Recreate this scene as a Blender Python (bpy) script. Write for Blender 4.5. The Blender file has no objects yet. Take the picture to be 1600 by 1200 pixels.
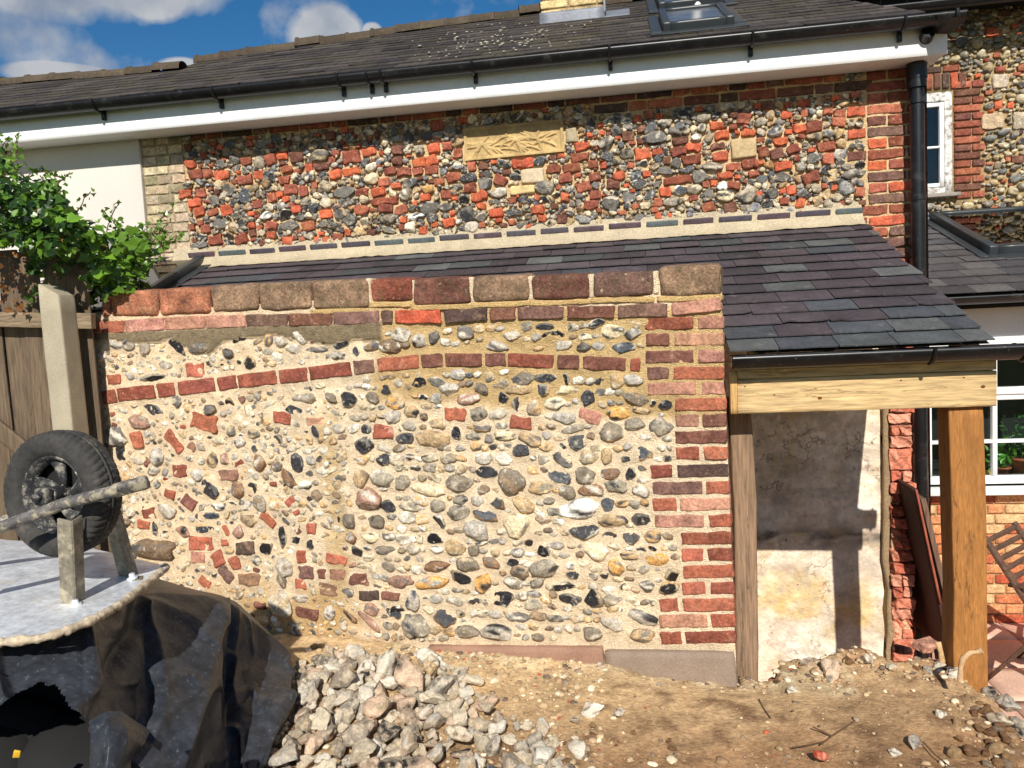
import bpy, bmesh, math, random
import numpy as np
from mathutils import Vector, Matrix, noise as mnoise

S = bpy.context.scene
COL = S.collection
random.seed(11)
rng = np.random.default_rng(11)

# ---------------------------------------------------------------- camera
F, PW, PH = 1240.0, 1600, 1200
YAW, PITCH, ROLL = map(math.radians, (9.0, -4.38, -2.86))
CAMZ = 2.36
def _rz(a): return np.array([[math.cos(a), -math.sin(a), 0], [math.sin(a), math.cos(a), 0], [0, 0, 1.0]])
def _rx(a): return np.array([[1.0, 0, 0], [0, math.cos(a), -math.sin(a)], [0, math.sin(a), math.cos(a)]])
CR = _rz(YAW) @ _rx(math.pi / 2 + PITCH) @ _rz(ROLL)
CP = np.array([0, 0, CAMZ])
cam = bpy.data.cameras.new("camera")
cam.sensor_width = 36.0
cam.lens = 36.0 * F / PW
cam.clip_start, cam.clip_end = 0.05, 500
camo = bpy.data.objects.new("camera", cam)
m = Matrix([[*CR[i], CP[i]] for i in range(3)] + [[0, 0, 0, 1]])
camo.matrix_world = m
COL.objects.link(camo)
S.camera = camo

# ---------------------------------------------------------------- light
SUN_EL, SUN_DX = 36.0, -0.095
sd = np.array([SUN_DX, math.cos(math.radians(SUN_EL)), -math.sin(math.radians(SUN_EL))])
sun = bpy.data.lights.new("sun", 'SUN')
sun.energy = 4.6
sun.angle = math.radians(0.5)
sun.color = (1.0, 0.95, 0.87)
suno = bpy.data.objects.new("sun", sun)
suno.rotation_euler = Vector(sd).to_track_quat('-Z', 'Y').to_euler()
COL.objects.link(suno)

S.view_settings.view_transform = 'Standard'
S.view_settings.look = 'None'
S.view_settings.exposure = 0.30
S.view_settings.gamma = 1

def ray(x, y): return CR @ np.array([(x - 800) / F, (600 - y) / F, -1.0])
def at(x, y, z): return CP + ray(x, y) * z
def on_y(x, y, Y):
    d = ray(x, y); return CP + d * (Y - CP[1]) / d[1]
def on_z(x, y, z):
    d = ray(x, y); return CP + d * (z - CP[2]) / d[2]
def on_pl(x, y, p0, n):
    d = ray(x, y); n = np.array(n, float); return CP + d * (np.dot(np.array(p0) - CP, n) / np.dot(d, n))
def proj(P):
    q = (np.asarray(P) - CP) @ CR
    return np.stack([800 + F * q[..., 0] / -q[..., 2], 600 - F * q[..., 1] / -q[..., 2]], -1)

# world: clear blue sky with clouds
wd = bpy.data.worlds.new("World"); S.world = wd; wd.use_nodes = True
nt = wd.node_tree; nt.nodes.clear()
def N(t, tree=None, **kw):
    n = (tree or nt).nodes.new(t)
    for k, v in kw.items(): setattr(n, k, v)
    return n
out = N('ShaderNodeOutputWorld'); bg = N('ShaderNodeBackground'); sky = N('ShaderNodeTexSky')
sky.sky_type = 'NISHITA'; sky.sun_disc = False
sky.sun_elevation = math.radians(SUN_EL); sky.sun_rotation = math.radians(180)
sky.altitude = 0; sky.air_density = 1.0; sky.dust_density = 0.15; sky.ozone_density = 3.0
hs = N('ShaderNodeHueSaturation'); hs.inputs['Saturation'].default_value = 1.35
hs.inputs['Value'].default_value = 1.1
nt.links.new(sky.outputs[0], hs.inputs['Color'])
tc = N('ShaderNodeTexCoord')
nz = N('ShaderNodeTexNoise'); nz.inputs['Scale'].default_value = 9; nz.inputs['Detail'].default_value = 9
nz.inputs['Roughness'].default_value = 0.55
nt.links.new(tc.outputs['Generated'], nz.inputs['Vector'])
def math_(op, a, b=None, c=None, clamp=False):
    n = N('ShaderNodeMath', operation=op); n.use_clamp = clamp
    for i, v in enumerate((a, b, c)):
        if v is None: continue
        if isinstance(v, (int, float)): n.inputs[i].default_value = v
        else: nt.links.new(v, n.inputs[i])
    return n.outputs[0]
dens = None
clouds = [  # direction pixel, radius x (rad), radius y
    (120, -50, .17, .054, .8), (235, -6, .05, .030, .7), (512, 62, .048, .042, 1.3), (100, 118, .06, .014, 1.3), (290, 104, .03, .012, .8), (582, 50, .014, .012, .8),
    (640, 75, .05, .02, .9)]
for (cx, cy, rx_, ry_, st) in clouds:
    d0 = ray(cx, cy); d0 /= np.linalg.norm(d0)
    r0 = np.cross(d0, [0, 0, 1]); r0 /= np.linalg.norm(r0); u0 = np.cross(r0, d0)
    def dot_(v, s):
        n = N('ShaderNodeVectorMath', operation='DOT_PRODUCT'); nt.links.new(tc.outputs['Generated'], n.inputs[0])
        n.inputs[1].default_value = tuple(v / s); return n.outputs['Value']
    a = dot_(r0, rx_); b = dot_(u0, ry_); c = dot_(d0, 1)
    e = math_('ADD', math_('MULTIPLY', a, a), math_('MULTIPLY', b, b))
    v = math_('SUBTRACT', 1.0, math_('SQRT', e))
    v = math_('MULTIPLY', v, math_('GREATER_THAN', c, 0.2))
    v = math_('MINIMUM', v, st)
    dens = v if dens is None else math_('MAXIMUM', dens, v)
# scattered clouds in the rest of the sky (behind the camera)
nz2 = N('ShaderNodeTexNoise'); nz2.inputs['Scale'].default_value = 2.2; nz2.inputs['Detail'].default_value = 7
nt.links.new(tc.outputs['Generated'], nz2.inputs['Vector'])
sep = N('ShaderNodeSeparateXYZ'); nt.links.new(tc.outputs['Generated'], sep.inputs[0])
back = math_('MULTIPLY', math_('SUBTRACT', nz2.outputs['Fac'], .56), 5.0)
back = math_('MULTIPLY', back, math_('LESS_THAN', sep.outputs['Y'], 0.05))
dens = math_('MAXIMUM', dens, back)
cf = math_('ADD', dens, math_('MULTIPLY', math_('SUBTRACT', nz.outputs['Fac'], .5), 1.1))
cf = math_('MULTIPLY', cf, 4.5, clamp=True)
nz3 = N('ShaderNodeTexNoise'); nz3.inputs['Scale'].default_value = 14; nz3.inputs['Detail'].default_value = 6
nt.links.new(tc.outputs['Generated'], nz3.inputs['Vector'])
cr = N('ShaderNodeValToRGB'); cr.color_ramp.elements[0].position = .35; cr.color_ramp.elements[1].position = .62
cr.color_ramp.elements[0].color = (3.2, 3.9, 5.2, 1); cr.color_ramp.elements[1].color = (6.6, 6.9, 7.4, 1)
nt.links.new(nz3.outputs['Fac'], cr.inputs[0])
mx = N('ShaderNodeMixRGB')
nt.links.new(cf, mx.inputs[0]); nt.links.new(hs.outputs[0], mx.inputs[1]); nt.links.new(cr.outputs[0], mx.inputs[2])
nt.links.new(mx.outputs[0], bg.inputs[0]); bg.inputs[1].default_value = 0.062
nt.links.new(bg.outputs[0], out.inputs[0])

# ---------------------------------------------------------------- colours and materials
def sr(r, g, b, k=1.0):
    f = lambda c: ((c / 255 + .055) / 1.055) ** 2.4 if c > 10 else c / 255 / 12.92
    return np.array([f(r), f(g), f(b)]) * k
MATS = {}
def mat(name, base=None, rough=.8, mot=(8, .35), mot2=(60, .25), bump=(90, .3, .004), metal=0.0, spec=.4,
        stain=None, vary_rough=False, stretch=None, coat=0, vor=None, crack=None):
    """procedural material: base colour (or the 'Col' attribute) times two noises, with bump"""
    if name in MATS: return MATS[name]
    M = bpy.data.materials.new(name); M.use_nodes = True; t = M.node_tree; t.nodes.clear()
    o = N('ShaderNodeOutputMaterial', t); p = N('ShaderNodeBsdfPrincipled', t)
    t.links.new(p.outputs[0], o.inputs[0])
    p.inputs['Roughness'].default_value = rough; p.inputs['Metallic'].default_value = metal
    p.inputs['Specular IOR Level'].default_value = spec
    p.inputs['Coat Weight'].default_value = coat
    tcn = N('ShaderNodeTexCoord', t); mp = N('ShaderNodeMapping', t)
    t.links.new(tcn.outputs['Object'], mp.inputs[0])
    if stretch: mp.inputs['Scale'].default_value = stretch
    vec = mp.outputs[0]
    if base is None:
        a = N('ShaderNodeAttribute', t); a.attribute_name = 'Col'; cur = a.outputs['Color']
    else:
        a = N('ShaderNodeRGB', t); a.outputs[0].default_value = (*base, 1); cur = a.outputs[0]
    def noise(sc, det=6, r=.6):
        n = N('ShaderNodeTexNoise', t); n.inputs['Scale'].default_value = sc; n.inputs['Detail'].default_value = det
        n.inputs['Roughness'].default_value = r; t.links.new(vec, n.inputs['Vector']); return n.outputs['Fac']
    for q in (mot, mot2):
        if not q: continue
        sc, st = q
        mr = N('ShaderNodeMapRange', t); mr.inputs['From Min'].default_value = .3; mr.inputs['From Max'].default_value = .7
        mr.inputs['To Min'].default_value = 1 - st; mr.inputs['To Max'].default_value = 1 + st
        t.links.new(noise(sc), mr.inputs['Value'])
        mu = N('ShaderNodeVectorMath', t, operation='SCALE'); t.links.new(cur, mu.inputs[0]); t.links.new(mr.outputs[0], mu.inputs['Scale'])
        cur = mu.outputs[0]
    if stain:
        for (sc, lo, hi, c, amt) in stain:
            mr = N('ShaderNodeMapRange', t); mr.inputs['From Min'].default_value = lo; mr.inputs['From Max'].default_value = hi
            mr.inputs['To Max'].default_value = amt
            t.links.new(noise(sc, 8, .65), mr.inputs['Value'])
            mi = N('ShaderNodeMixRGB', t); t.links.new(mr.outputs[0], mi.inputs[0]); t.links.new(cur, mi.inputs[1])
            mi.inputs[2].default_value = (*c, 1); cur = mi.outputs[0]
    if crack:
        sc, wd, c, amt = crack
        def mth(op, a, b=None):
            n = N('ShaderNodeMath', t, operation=op)
            for i, v in enumerate((a, b)):
                if v is None: continue
                if isinstance(v, (int, float)): n.inputs[i].default_value = v
                else: t.links.new(v, n.inputs[i])
            return n.outputs[0]
        mr = N('ShaderNodeMapRange', t); mr.inputs['From Min'].default_value = 0; mr.inputs['From Max'].default_value = wd; mr.inputs['To Min'].default_value = amt; mr.inputs['To Max'].default_value = 0
        t.links.new(mth('ABSOLUTE', mth('SUBTRACT', noise(sc, 8, .6), .5)), mr.inputs['Value'])
        msk = N('ShaderNodeMapRange', t); msk.inputs['From Min'].default_value = .5; msk.inputs['From Max'].default_value = .56; t.links.new(noise(sc * .8 + .3, 2), msk.inputs['Value'])
        mi = N('ShaderNodeMixRGB', t); t.links.new(mth('MULTIPLY', mr.outputs[0], msk.outputs[0]), mi.inputs[0]); t.links.new(cur, mi.inputs[1]); mi.inputs[2].default_value = (*c, 1); cur = mi.outputs[0]
    t.links.new(cur, p.inputs['Base Color'])
    if vary_rough:
        bw = N('ShaderNodeRGBToBW', t); t.links.new(cur, bw.inputs[0])
        mr = N('ShaderNodeMapRange', t); mr.inputs['From Min'].default_value = .03; mr.inputs['From Max'].default_value = .2
        mr.inputs['To Min'].default_value = vary_rough; mr.inputs['To Max'].default_value = rough
        t.links.new(bw.outputs[0], mr.inputs['Value']); t.links.new(mr.outputs[0], p.inputs['Roughness'])
    if bump:
        b = N('ShaderNodeBump', t); b.inputs['Strength'].default_value = bump[1]; b.inputs['Distance'].default_value = bump[2]
        if vor:
            v = N('ShaderNodeTexVoronoi', t); v.inputs['Scale'].default_value = vor; t.links.new(vec, v.inputs['Vector'])
            ad = N('ShaderNodeMath', t, operation='ADD'); t.links.new(v.outputs['Distance'], ad.inputs[0]); t.links.new(noise(bump[0]), ad.inputs[1])
            t.links.new(ad.outputs[0], b.inputs['Height'])
        else:
            t.links.new(noise(bump[0]), b.inputs['Height'])
        t.links.new(b.outputs[0], p.inputs['Normal'])
    MATS[name] = M; return M

M_flint = mat('flint_stone', rough=.8, mot=(30, .34), mot2=(95, .42), bump=(75, .9, .008), vary_rough=.28, spec=.5, stain=[(26, .57, .66, sr(226, 218, 200), .6), (40, .62, .70, sr(70, 70, 72), .6)])
M_mortar = mat('lime_mortar', rough=.95, mot=(7, .13), mot2=(90, .20), bump=(110, .9, .008), spec=.1, vor=200)
M_brick = mat('old_brick', rough=.9, mot=(16, .34), mot2=(75, .42), bump=(80, .9, .007), spec=.2,
              stain=[(22, .57, .74, sr(196, 158, 128), .55), (12, .56, .74, sr(84, 56, 50), .55), (60, .62, .70, sr(214, 186, 156), .6)])
M_brickraw = mat('broken_brick', rough=.95, mot=(14, .25), mot2=(60, .35), bump=(40, 1.0, .016), spec=.15,
              stain=[(11, .52, .66, sr(222, 168, 140), .7), (26, .58, .68, sr(110, 60, 48), .6)])
M_coping = mat('weathered_coping_brick', rough=.92, mot=(12, .36), mot2=(80, .5), bump=(80, 1.0, .008), spec=.2,
              stain=[(16, .50, .66, sr(92, 84, 60), .6), (42, .60, .68, sr(186, 170, 136), .65), (9, .55, .7, sr(56, 46, 44), .6)])
M_slate = mat('roof_slate', rough=.6, mot=(6, .25), mot2=(55, .25), bump=(60, .6, .004), spec=.35,
              stain=[(13, .60, .76, sr(150, 145, 138), .4), (50, .63, .70, sr(150, 140, 130), .4)])
M_slate_old = mat('old_roof_slate', rough=.75, mot=(5, .3), mot2=(40, .3), bump=(50, .6, .004), spec=.3,
              stain=[(3.0, .55, .75, sr(88, 82, 58), .5)])
M_cement = mat('grey_cement', sr(150, 136, 112), rough=.95, mot=(7, .2), mot2=(120, .25), bump=(120, .6, .006))
M_conc = mat('concrete', rough=.9, mot=(4, .18), mot2=(150, .22), bump=(180, .5, .004))
M_soil = mat('soil', rough=1.0, mot=(4, .2), mot2=(45, .3), bump=(60, .8, .010), spec=.05, stain=[(9, .56, .72, sr(120, 86, 60), .5), (14, .58, .72, sr(206, 176, 130), .4), (80, .62, .68, sr(226, 206, 170), .6)])
M_grit = mat('grit', rough=.95, mot=(20, .2), mot2=(90, .2), bump=(90, .5, .004), spec=.1)
M_black = mat('black_plastic', (.007, .007, .008), rough=.34, mot=(6, .4), mot2=None, bump=(30, .1, .002), spec=.45, stain=[(12, .56, .76, sr(96, 92, 86), .35), (70, .64, .70, sr(150, 146, 138), .4)])
M_fascia = mat('white_fascia_paint', (.86, .86, .85), rough=.5, mot=(2, .05), mot2=(40, .04), bump=(30, .1, .002), stain=[(5, .56, .8, sr(190, 184, 172), .35), (60, .66, .72, sr(150, 145, 135), .4)])
M_white = mat('white_paint', (.78, .78, .76), rough=.5, mot=(8, .05), mot2=(60, .06), bump=(60, .2, .002))
M_oldwhite = mat('peeling_white_paint', (.66, .65, .62), rough=.8, mot=(8, .12), mot2=(50, .2), bump=(60, .6, .004),
                 stain=[(24, .5, .62, sr(120, 100, 84), .8)])
M_render = mat('cream_render', (.66, .61, .55), rough=.9, mot=(1.2, .05), mot2=(90, .04), bump=(200, .2, .002))
M_plaster = mat('old_distempered_plaster', rough=.95, mot=(4, .2), mot2=(24, .2), bump=(16, .9, .02), spec=.1,
                stain=[(5, .5, .66, sr(214, 184, 120), .55), (7, .52, .62, sr(186, 172, 156), .6), (30, .63, .68, sr(60, 50, 42), .8), (3.2, .56, .68, sr(234, 232, 220), .7), (11, .60, .66, sr(196, 150, 122), .5)], crack=(2.6, .010, sr(110, 88, 70), .75))
M_lead = mat('lead_flashing', sr(120, 124, 132), rough=.55, mot=(7, .2), mot2=(40, .12), bump=(20, .3, .004), metal=.2)
M_frame = mat('grey_skylight_frame', sr(50, 55, 58), rough=.4, mot=(6, .1), mot2=None, bump=None, spec=.5)
M_metal = mat('galvanised_metal', (.74, .77, .80), rough=.42, mot=(9, .25), mot2=(45, .25), bump=(50, .2, .003), metal=.35, spec=.6,
              stain=[(7, .56, .68, sr(222, 212, 194), .8)])
M_mtube = mat('mortar_splashed_tube', (.10, .09, .085), rough=.6, mot=(20, .35), mot2=(70, .4), bump=(60, .8, .006),
              stain=[(26, .46, .58, sr(170, 158, 136), .9)])
M_rubber = mat('rubber', sr(62, 60, 58), rough=.85, mot=(9, .25), mot2=(50, .3), bump=(60, .5, .004), spec=.25,
              stain=[(10, .55, .75, sr(128, 118, 104), .6)])
M_tarp = mat('black_polythene', (.032, .036, .044), rough=.38, mot=(5, .3), mot2=(30, .35), bump=(15, .55, .012), spec=.2,
             stain=[(9, .52, .74, sr(98, 100, 106), .3), (60, .60, .70, sr(150, 148, 145), .4)])
def woodm(name, c, axis, dark=.45, knots=True, rough=.8, c2=None):
    st = [14, 14, 14]; st[axis] = 1.1
    c2 = c2 if c2 is not None else np.array(c) * dark
    return mat(name, c, rough=rough, mot=(1.2, .2), mot2=(6, .42), bump=(7, .7, .005), stretch=tuple(st), stain=[(2.4, .55, .75, tuple(c2), .6)], crack=(1.3, .014, tuple(c2 * .45), .8))
M_pine = woodm('new_pine', sr(200, 170, 122), 0, c2=sr(150, 108, 64))
M_pinev = woodm('pine_end', sr(200, 160, 100), 2, c2=sr(160, 120, 70))
M_oakpost = mat('stained_post_timber', sr(158, 106, 52), rough=.8, mot=(3, .2), mot2=(16, .3), bump=(18, .6, .004), stretch=(9, 9, 1.2), stain=[(1.6, .52, .75, tuple(sr(120, 78, 36)), .6)], crack=(1.2, .012, tuple(sr(70, 42, 20)), .8))
M_oldpost = woodm('weathered_post_timber', sr(136, 110, 86), 2, c2=sr(78, 64, 54))
M_fence = woodm('grey_fence_timber', sr(100, 84, 66), 2, c2=sr(80, 68, 54))
M_rail = woodm('grey_rail_timber', sr(132, 114, 90), 0, c2=sr(96, 82, 66))
M_chair = woodm('brown_chair_timber', sr(96, 70, 54), 0, c2=sr(52, 40, 34))
M_boardshade = woodm('shaded_red_brown_board', sr(66, 34, 26), 2, c2=sr(40, 22, 18))  # face colour darkened to carry the deep shade on the underside
M_boardlit = woodm('sunlit_red_board_edge', sr(150, 78, 58), 2, c2=sr(100, 50, 40))  # lighter copy of the board colour, painting sunlight on the edge
M_board2 = woodm('grey_brown_board', sr(108, 84, 66), 2, c2=sr(66, 52, 44))
M_dusty_glass = mat('dusty_skylight_glass', (.09, .10, .115), rough=.22, mot=(8, .2), mot2=None, bump=None, spec=.6)
M_dark = mat('dark_interior', (.012, .012, .012), rough=.9, mot=None, mot2=None, bump=None)
M_pot = mat('terracotta', sr(170, 90, 60), rough=.85)
M_yellow = mat('yellow_plastic', (.7, .40, .03), rough=.4, mot=None, mot2=None, bump=None)
M_paving = mat('pink_paving', rough=.9, mot=(3, .12), mot2=(60, .14), bump=(80, .3, .003))
M_stone = mat('carved_limestone', rough=.95, mot=(8, .2), mot2=(60, .2), bump=(70, .5, .005), stain=[(6, .5, .75, tuple(sr(86, 72, 48)), .5)])
M_bark = mat('bark', sr(96, 72, 50), rough=.95, mot=(10, .2), mot2=(50, .3))

def leafmat(name):
    M = bpy.data.materials.new(name); M.use_nodes = True; t = M.node_tree; t.nodes.clear()
    o = N('ShaderNodeOutputMaterial', t); p = N('ShaderNodeBsdfPrincipled', t); tr = N('ShaderNodeBsdfTranslucent', t)
    a = N('ShaderNodeAttribute', t); a.attribute_name = 'Col'; mxs = N('ShaderNodeMixShader', t)
    p.inputs['Roughness'].default_value = .3
    hsn = N('ShaderNodeHueSaturation', t); hsn.inputs['Value'].default_value = 1.4; hsn.inputs['Hue'].default_value = .485
    t.links.new(a.outputs['Color'], p.inputs['Base Color']); t.links.new(a.outputs['Color'], hsn.inputs['Color']); t.links.new(hsn.outputs[0], tr.inputs['Color'])
    mxs.inputs[0].default_value = .35
    t.links.new(p.outputs[0], mxs.inputs[1]); t.links.new(tr.outputs[0], mxs.inputs[2]); t.links.new(mxs.outputs[0], o.inputs[0])
    return M
M_leaf = leafmat('leaf')
def glassm(name, tint=(.9, .95, .95), ior=1.5, wavy=.15):
    M = bpy.data.materials.new(name); M.use_nodes = True; t = M.node_tree; t.nodes.clear()
    o = N('ShaderNodeOutputMaterial', t); tr = N('ShaderNodeBsdfTransparent', t); g = N('ShaderNodeBsdfGlossy', t)
    fr = N('ShaderNodeFresnel', t); fr.inputs[0].default_value = ior; mxs = N('ShaderNodeMixShader', t)
    g.inputs['Roughness'].default_value = .02; tr.inputs[0].default_value = (*tint, 1)
    nzz = N('ShaderNodeTexNoise', t); nzz.inputs['Scale'].default_value = 5; bp = N('ShaderNodeBump', t); bp.inputs['Strength'].default_value = wavy; bp.inputs['Distance'].default_value = .01
    t.links.new(nzz.outputs['Fac'], bp.inputs['Height']); t.links.new(bp.outputs[0], g.inputs['Normal'])
    t.links.new(fr.outputs[0], mxs.inputs[0]); t.links.new(tr.outputs[0], mxs.inputs[1]); t.links.new(g.outputs[0], mxs.inputs[2]); t.links.new(mxs.outputs[0], o.inputs[0])
    return M
M_glass = glassm('window_glass')
M_glass2 = glassm('skylight_glass', (.35, .37, .38), 1.55, .02)

# ---------------------------------------------------------------- mesh helpers
def wloc(o):
    v = np.zeros(3)
    while o is not None:
        v += np.array(o.location); o = o.parent
    return v
class NB:
    def __init__(s): s.V = []; s.C = []; s.F = []; s.n = 0
    def add(s, V, Fc, c=(.5, .5, .5), smooth=True):
        V = np.asarray(V, float); n = len(V); c = np.asarray(c, float)
        if c.ndim == 1: c = np.tile(c, (n, 1))
        s.V.append(V); s.C.append(c)
        if not isinstance(Fc, list): Fc = [Fc]
        for f in Fc:
            f = np.asarray(f, dtype=np.int64)
            sm = smooth if isinstance(smooth, np.ndarray) else np.full(len(f), bool(smooth))
            s.F.append((f + s.n, sm))
        s.n += n
        return s
    def build(s, name, m, parent=None, origin=None):
        V = np.concatenate(s.V); Cc = np.concatenate(s.C)
        if parent is not None: V = V - wloc(parent)
        elif origin is not None: V = V - np.asarray(origin)
        me = bpy.data.meshes.new(name)
        me.vertices.add(len(V)); me.vertices.foreach_set('co', V.astype(np.float32).ravel())
        loops = np.concatenate([f.ravel() for f, _ in s.F])
        tot = np.concatenate([np.full(len(f), f.shape[1]) for f, _ in s.F])
        start = np.concatenate([[0], np.cumsum(tot)[:-1]])
        me.loops.add(len(loops)); me.loops.foreach_set('vertex_index', loops.astype(np.int32))
        me.polygons.add(len(tot)); me.polygons.foreach_set('loop_start', start.astype(np.int32))
        me.polygons.foreach_set('use_smooth', np.concatenate([q for _, q in s.F]))
        me.update(calc_edges=True)
        ca = me.color_attributes.new('Col', 'FLOAT_COLOR', 'POINT')
        ca.data.foreach_set('color', np.concatenate([np.clip(Cc, 0, 1), np.ones((len(Cc), 1))], 1).astype(np.float32).ravel())
        me.materials.append(m)
        o = bpy.data.objects.new(name, me); COL.objects.link(o)
        if parent is not None: o.parent = parent
        elif origin is not None: o.location = origin
        return o
def thing(name, label, cat, loc=(0, 0, 0), group=None):
    o = bpy.data.objects.new(name, None); o.empty_display_size = .1; COL.objects.link(o); o.location = tuple(float(v) for v in loc)
    return tag(o, label, cat, group)
def tag(o, label, cat, group=None):
    o['label'] = label; o['category'] = cat
    if group: o['group'] = group
    return o
def kind(o, k, label=None, cat=None):
    o['kind'] = k
    if label: o['label'] = label
    if cat: o['category'] = cat
    return o

def ico(l):
    b = bmesh.new(); bmesh.ops.create_icosphere(b, subdivisions=l, radius=1)
    V = np.array([v.co[:] for v in b.verts]); Fc = np.array([[v.index for v in f.verts] for f in b.faces]); b.free(); return V, Fc
ICO = {l: ico(l) for l in (1, 2, 3, 4)}
def cubegrid(n):
    idx = {}; V = []; Fc = []
    ts = np.linspace(-1, 1, n + 1); ts = np.sign(ts) * (np.abs(ts) ** .55)
    def vid(i, j, k):
        if (i, j, k) not in idx: idx[(i, j, k)] = len(V); V.append((ts[i], ts[j], ts[k]))
        return idx[(i, j, k)]
    for a in range(n):
        for b in range(n):
            Fc.append([vid(0, a, b), vid(0, a, b + 1), vid(0, a + 1, b + 1), vid(0, a + 1, b)])
            Fc.append([vid(n, a, b), vid(n, a + 1, b), vid(n, a + 1, b + 1), vid(n, a, b + 1)])
            Fc.append([vid(a, 0, b), vid(a + 1, 0, b), vid(a + 1, 0, b + 1), vid(a, 0, b + 1)])
            Fc.append([vid(a, n, b), vid(a, n, b + 1), vid(a + 1, n, b + 1), vid(a + 1, n, b)])
            Fc.append([vid(a, b, 0), vid(a, b + 1, 0), vid(a + 1, b + 1, 0), vid(a + 1, b, 0)])
            Fc.append([vid(a, b, n), vid(a + 1, b, n), vid(a + 1, b + 1, n), vid(a, b + 1, n)])
    return np.array(V), np.array(Fc)
CG8 = cubegrid(8); CG4 = cubegrid(4); CG2 = cubegrid(2); CG16 = cubegrid(16)
def sn(P, fr, k=4):
    """cheap smooth noise: a few random sine waves, about -1..1"""
    r = np.zeros(len(P))
    for i in range(k):
        d = rng.normal(size=3); d /= np.linalg.norm(d)
        r += np.sin(P @ d * fr * (1 + .5 * i) + rng.uniform(0, 6.3))
    return r / math.sqrt(k) * .8
def rbox(size, r=.004, cg=None, amp=0.0, freq=40):
    """rounded box, full size given, centred on 0"""
    V, Fc = cg or CG4
    h = np.array(size) / 2; r = min(r, h.min() * .9)
    P = V * h; q = np.clip(P, -(h - r), (h - r)); d = P - q; L = np.linalg.norm(d, axis=1, keepdims=True); L[L == 0] = 1
    far = np.any(np.abs(V) > .999, axis=1, keepdims=True)
    out_ = np.where(far, q + d / L * r, P)
    if amp: out_ = out_ + np.stack([sn(P, freq), sn(P, freq), sn(P, freq)], 1) * amp
    return out_, Fc
def box(nb, c, size, col=(.5, .5, .5), rot=None, r=.003, cg=None, amp=0.0, freq=30, smooth=True):
    V, Fc = rbox(size, r, cg or CG4, amp, freq)
    if rot is not None: V = V @ np.asarray(rot).T
    nb.add(V + np.asarray(c), Fc, col, smooth); return nb
def rotx(a): return _rx(a)
def rotz(a): return _rz(a)
def roty(a): return np.array([[math.cos(a), 0, math.sin(a)], [0, 1, 0], [-math.sin(a), 0, math.cos(a)]])
def beam(nb, a, b, w, h, col=(.5, .5, .5), up=(0, 0, 1), r=.003, cg=None, amp=0, freq=20):
    a = np.asarray(a, float); b = np.asarray(b, float); x = b - a; L = np.linalg.norm(x); x /= L
    y = np.cross(up, x); y /= np.linalg.norm(y); z = np.cross(x, y)
    box(nb, (a + b) / 2, (L, w, h), col, np.stack([x, y, z], 1), r, cg, amp, freq); return nb
def tube(nb, pts, rad, col=(.5, .5, .5), seg=12, caps=True, rough=0.0):
    pts = np.asarray(pts, float); n = len(pts); rad = np.full(n, rad) if np.isscalar(rad) else np.asarray(rad)
    T = np.gradient(pts, axis=0); T /= np.linalg.norm(T, axis=1, keepdims=True)
    u = np.cross(T[0], [0.3, 0.2, 1]); u /= np.linalg.norm(u); V = []
    an = np.linspace(0, 2 * math.pi, seg, endpoint=False)
    for i in range(n):
        u = u - T[i] * np.dot(u, T[i]); u /= np.linalg.norm(u); w = np.cross(T[i], u)
        rr = rad[i] * (1 + (rng.normal(size=seg) * rough if rough else 0))
        V.append(pts[i] + (np.cos(an) * rr)[:, None] * u + (np.sin(an) * rr)[:, None] * w)
    V = np.concatenate(V); Fc = [[i * seg + j, i * seg + (j + 1) % seg, (i + 1) * seg + (j + 1) % seg, (i + 1) * seg + j] for i in range(n - 1) for j in range(seg)]
    fl = [np.array(Fc)]
    nb.add(V, fl, col)
    if caps:
        nb.add(V[:seg][::-1], np.array([list(range(seg))]), col, False); nb.add(V[-seg:], np.array([list(range(seg))]), col, False)
    return nb
def lathe(nb, prof, c, axis, col=(.5, .5, .5), seg=48, mod=None, cols=None):
    """prof: (radius, along) pairs revolved round axis"""
    ax = np.asarray(axis, float); ax /= np.linalg.norm(ax); u = np.cross(ax, [0, 0, 1.0]);
    if np.linalg.norm(u) < .1: u = np.cross(ax, [1.0, 0, 0])
    u /= np.linalg.norm(u); w = np.cross(ax, u); an = np.linspace(0, 2 * math.pi, seg, endpoint=False); V = []; CC = []
    for k, (r, a) in enumerate(prof):
        rr = np.full(seg, r) if mod is None else mod(k, an, r)
        V.append(np.asarray(c) + ax * a + (np.cos(an) * rr)[:, None] * u + (np.sin(an) * rr)[:, None] * w)
        if cols is not None: CC.append(np.tile(cols[k], (seg, 1)))
    n = len(prof)
    Fc = np.array([[i * seg + j, i * seg + (j + 1) % seg, (i + 1) * seg + (j + 1) % seg, (i + 1) * seg + j] for i in range(n - 1) for j in range(seg)])
    nb.add(np.concatenate(V), Fc, col if cols is None else np.concatenate(CC)); return nb
def vnoise(P, sc, octs=3):
    P = np.asarray(P); return np.array([mnoise.fractal(Vector(p) * sc, 1.0, 2.0, octs) for p in P])
def gridfaces(nu, nv):
    i, j = np.meshgrid(np.arange(nu - 1), np.arange(nv - 1), indexing='ij'); a = (i * nv + j).ravel()
    return np.stack([a, a + nv, a + nv + 1, a + 1], 1)
def inpoly(x, y, poly):
    r = np.zeros(np.shape(x), bool); n = len(poly)
    for i in range(n):
        x0, y0 = poly[i]; x1, y1 = poly[(i + 1) % n]
        c = ((y0 > y) != (y1 > y)) & (x < (x1 - x0) * (y - y0) / ((y1 - y0) or 1e-9) + x0); r ^= c
    return r

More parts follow.
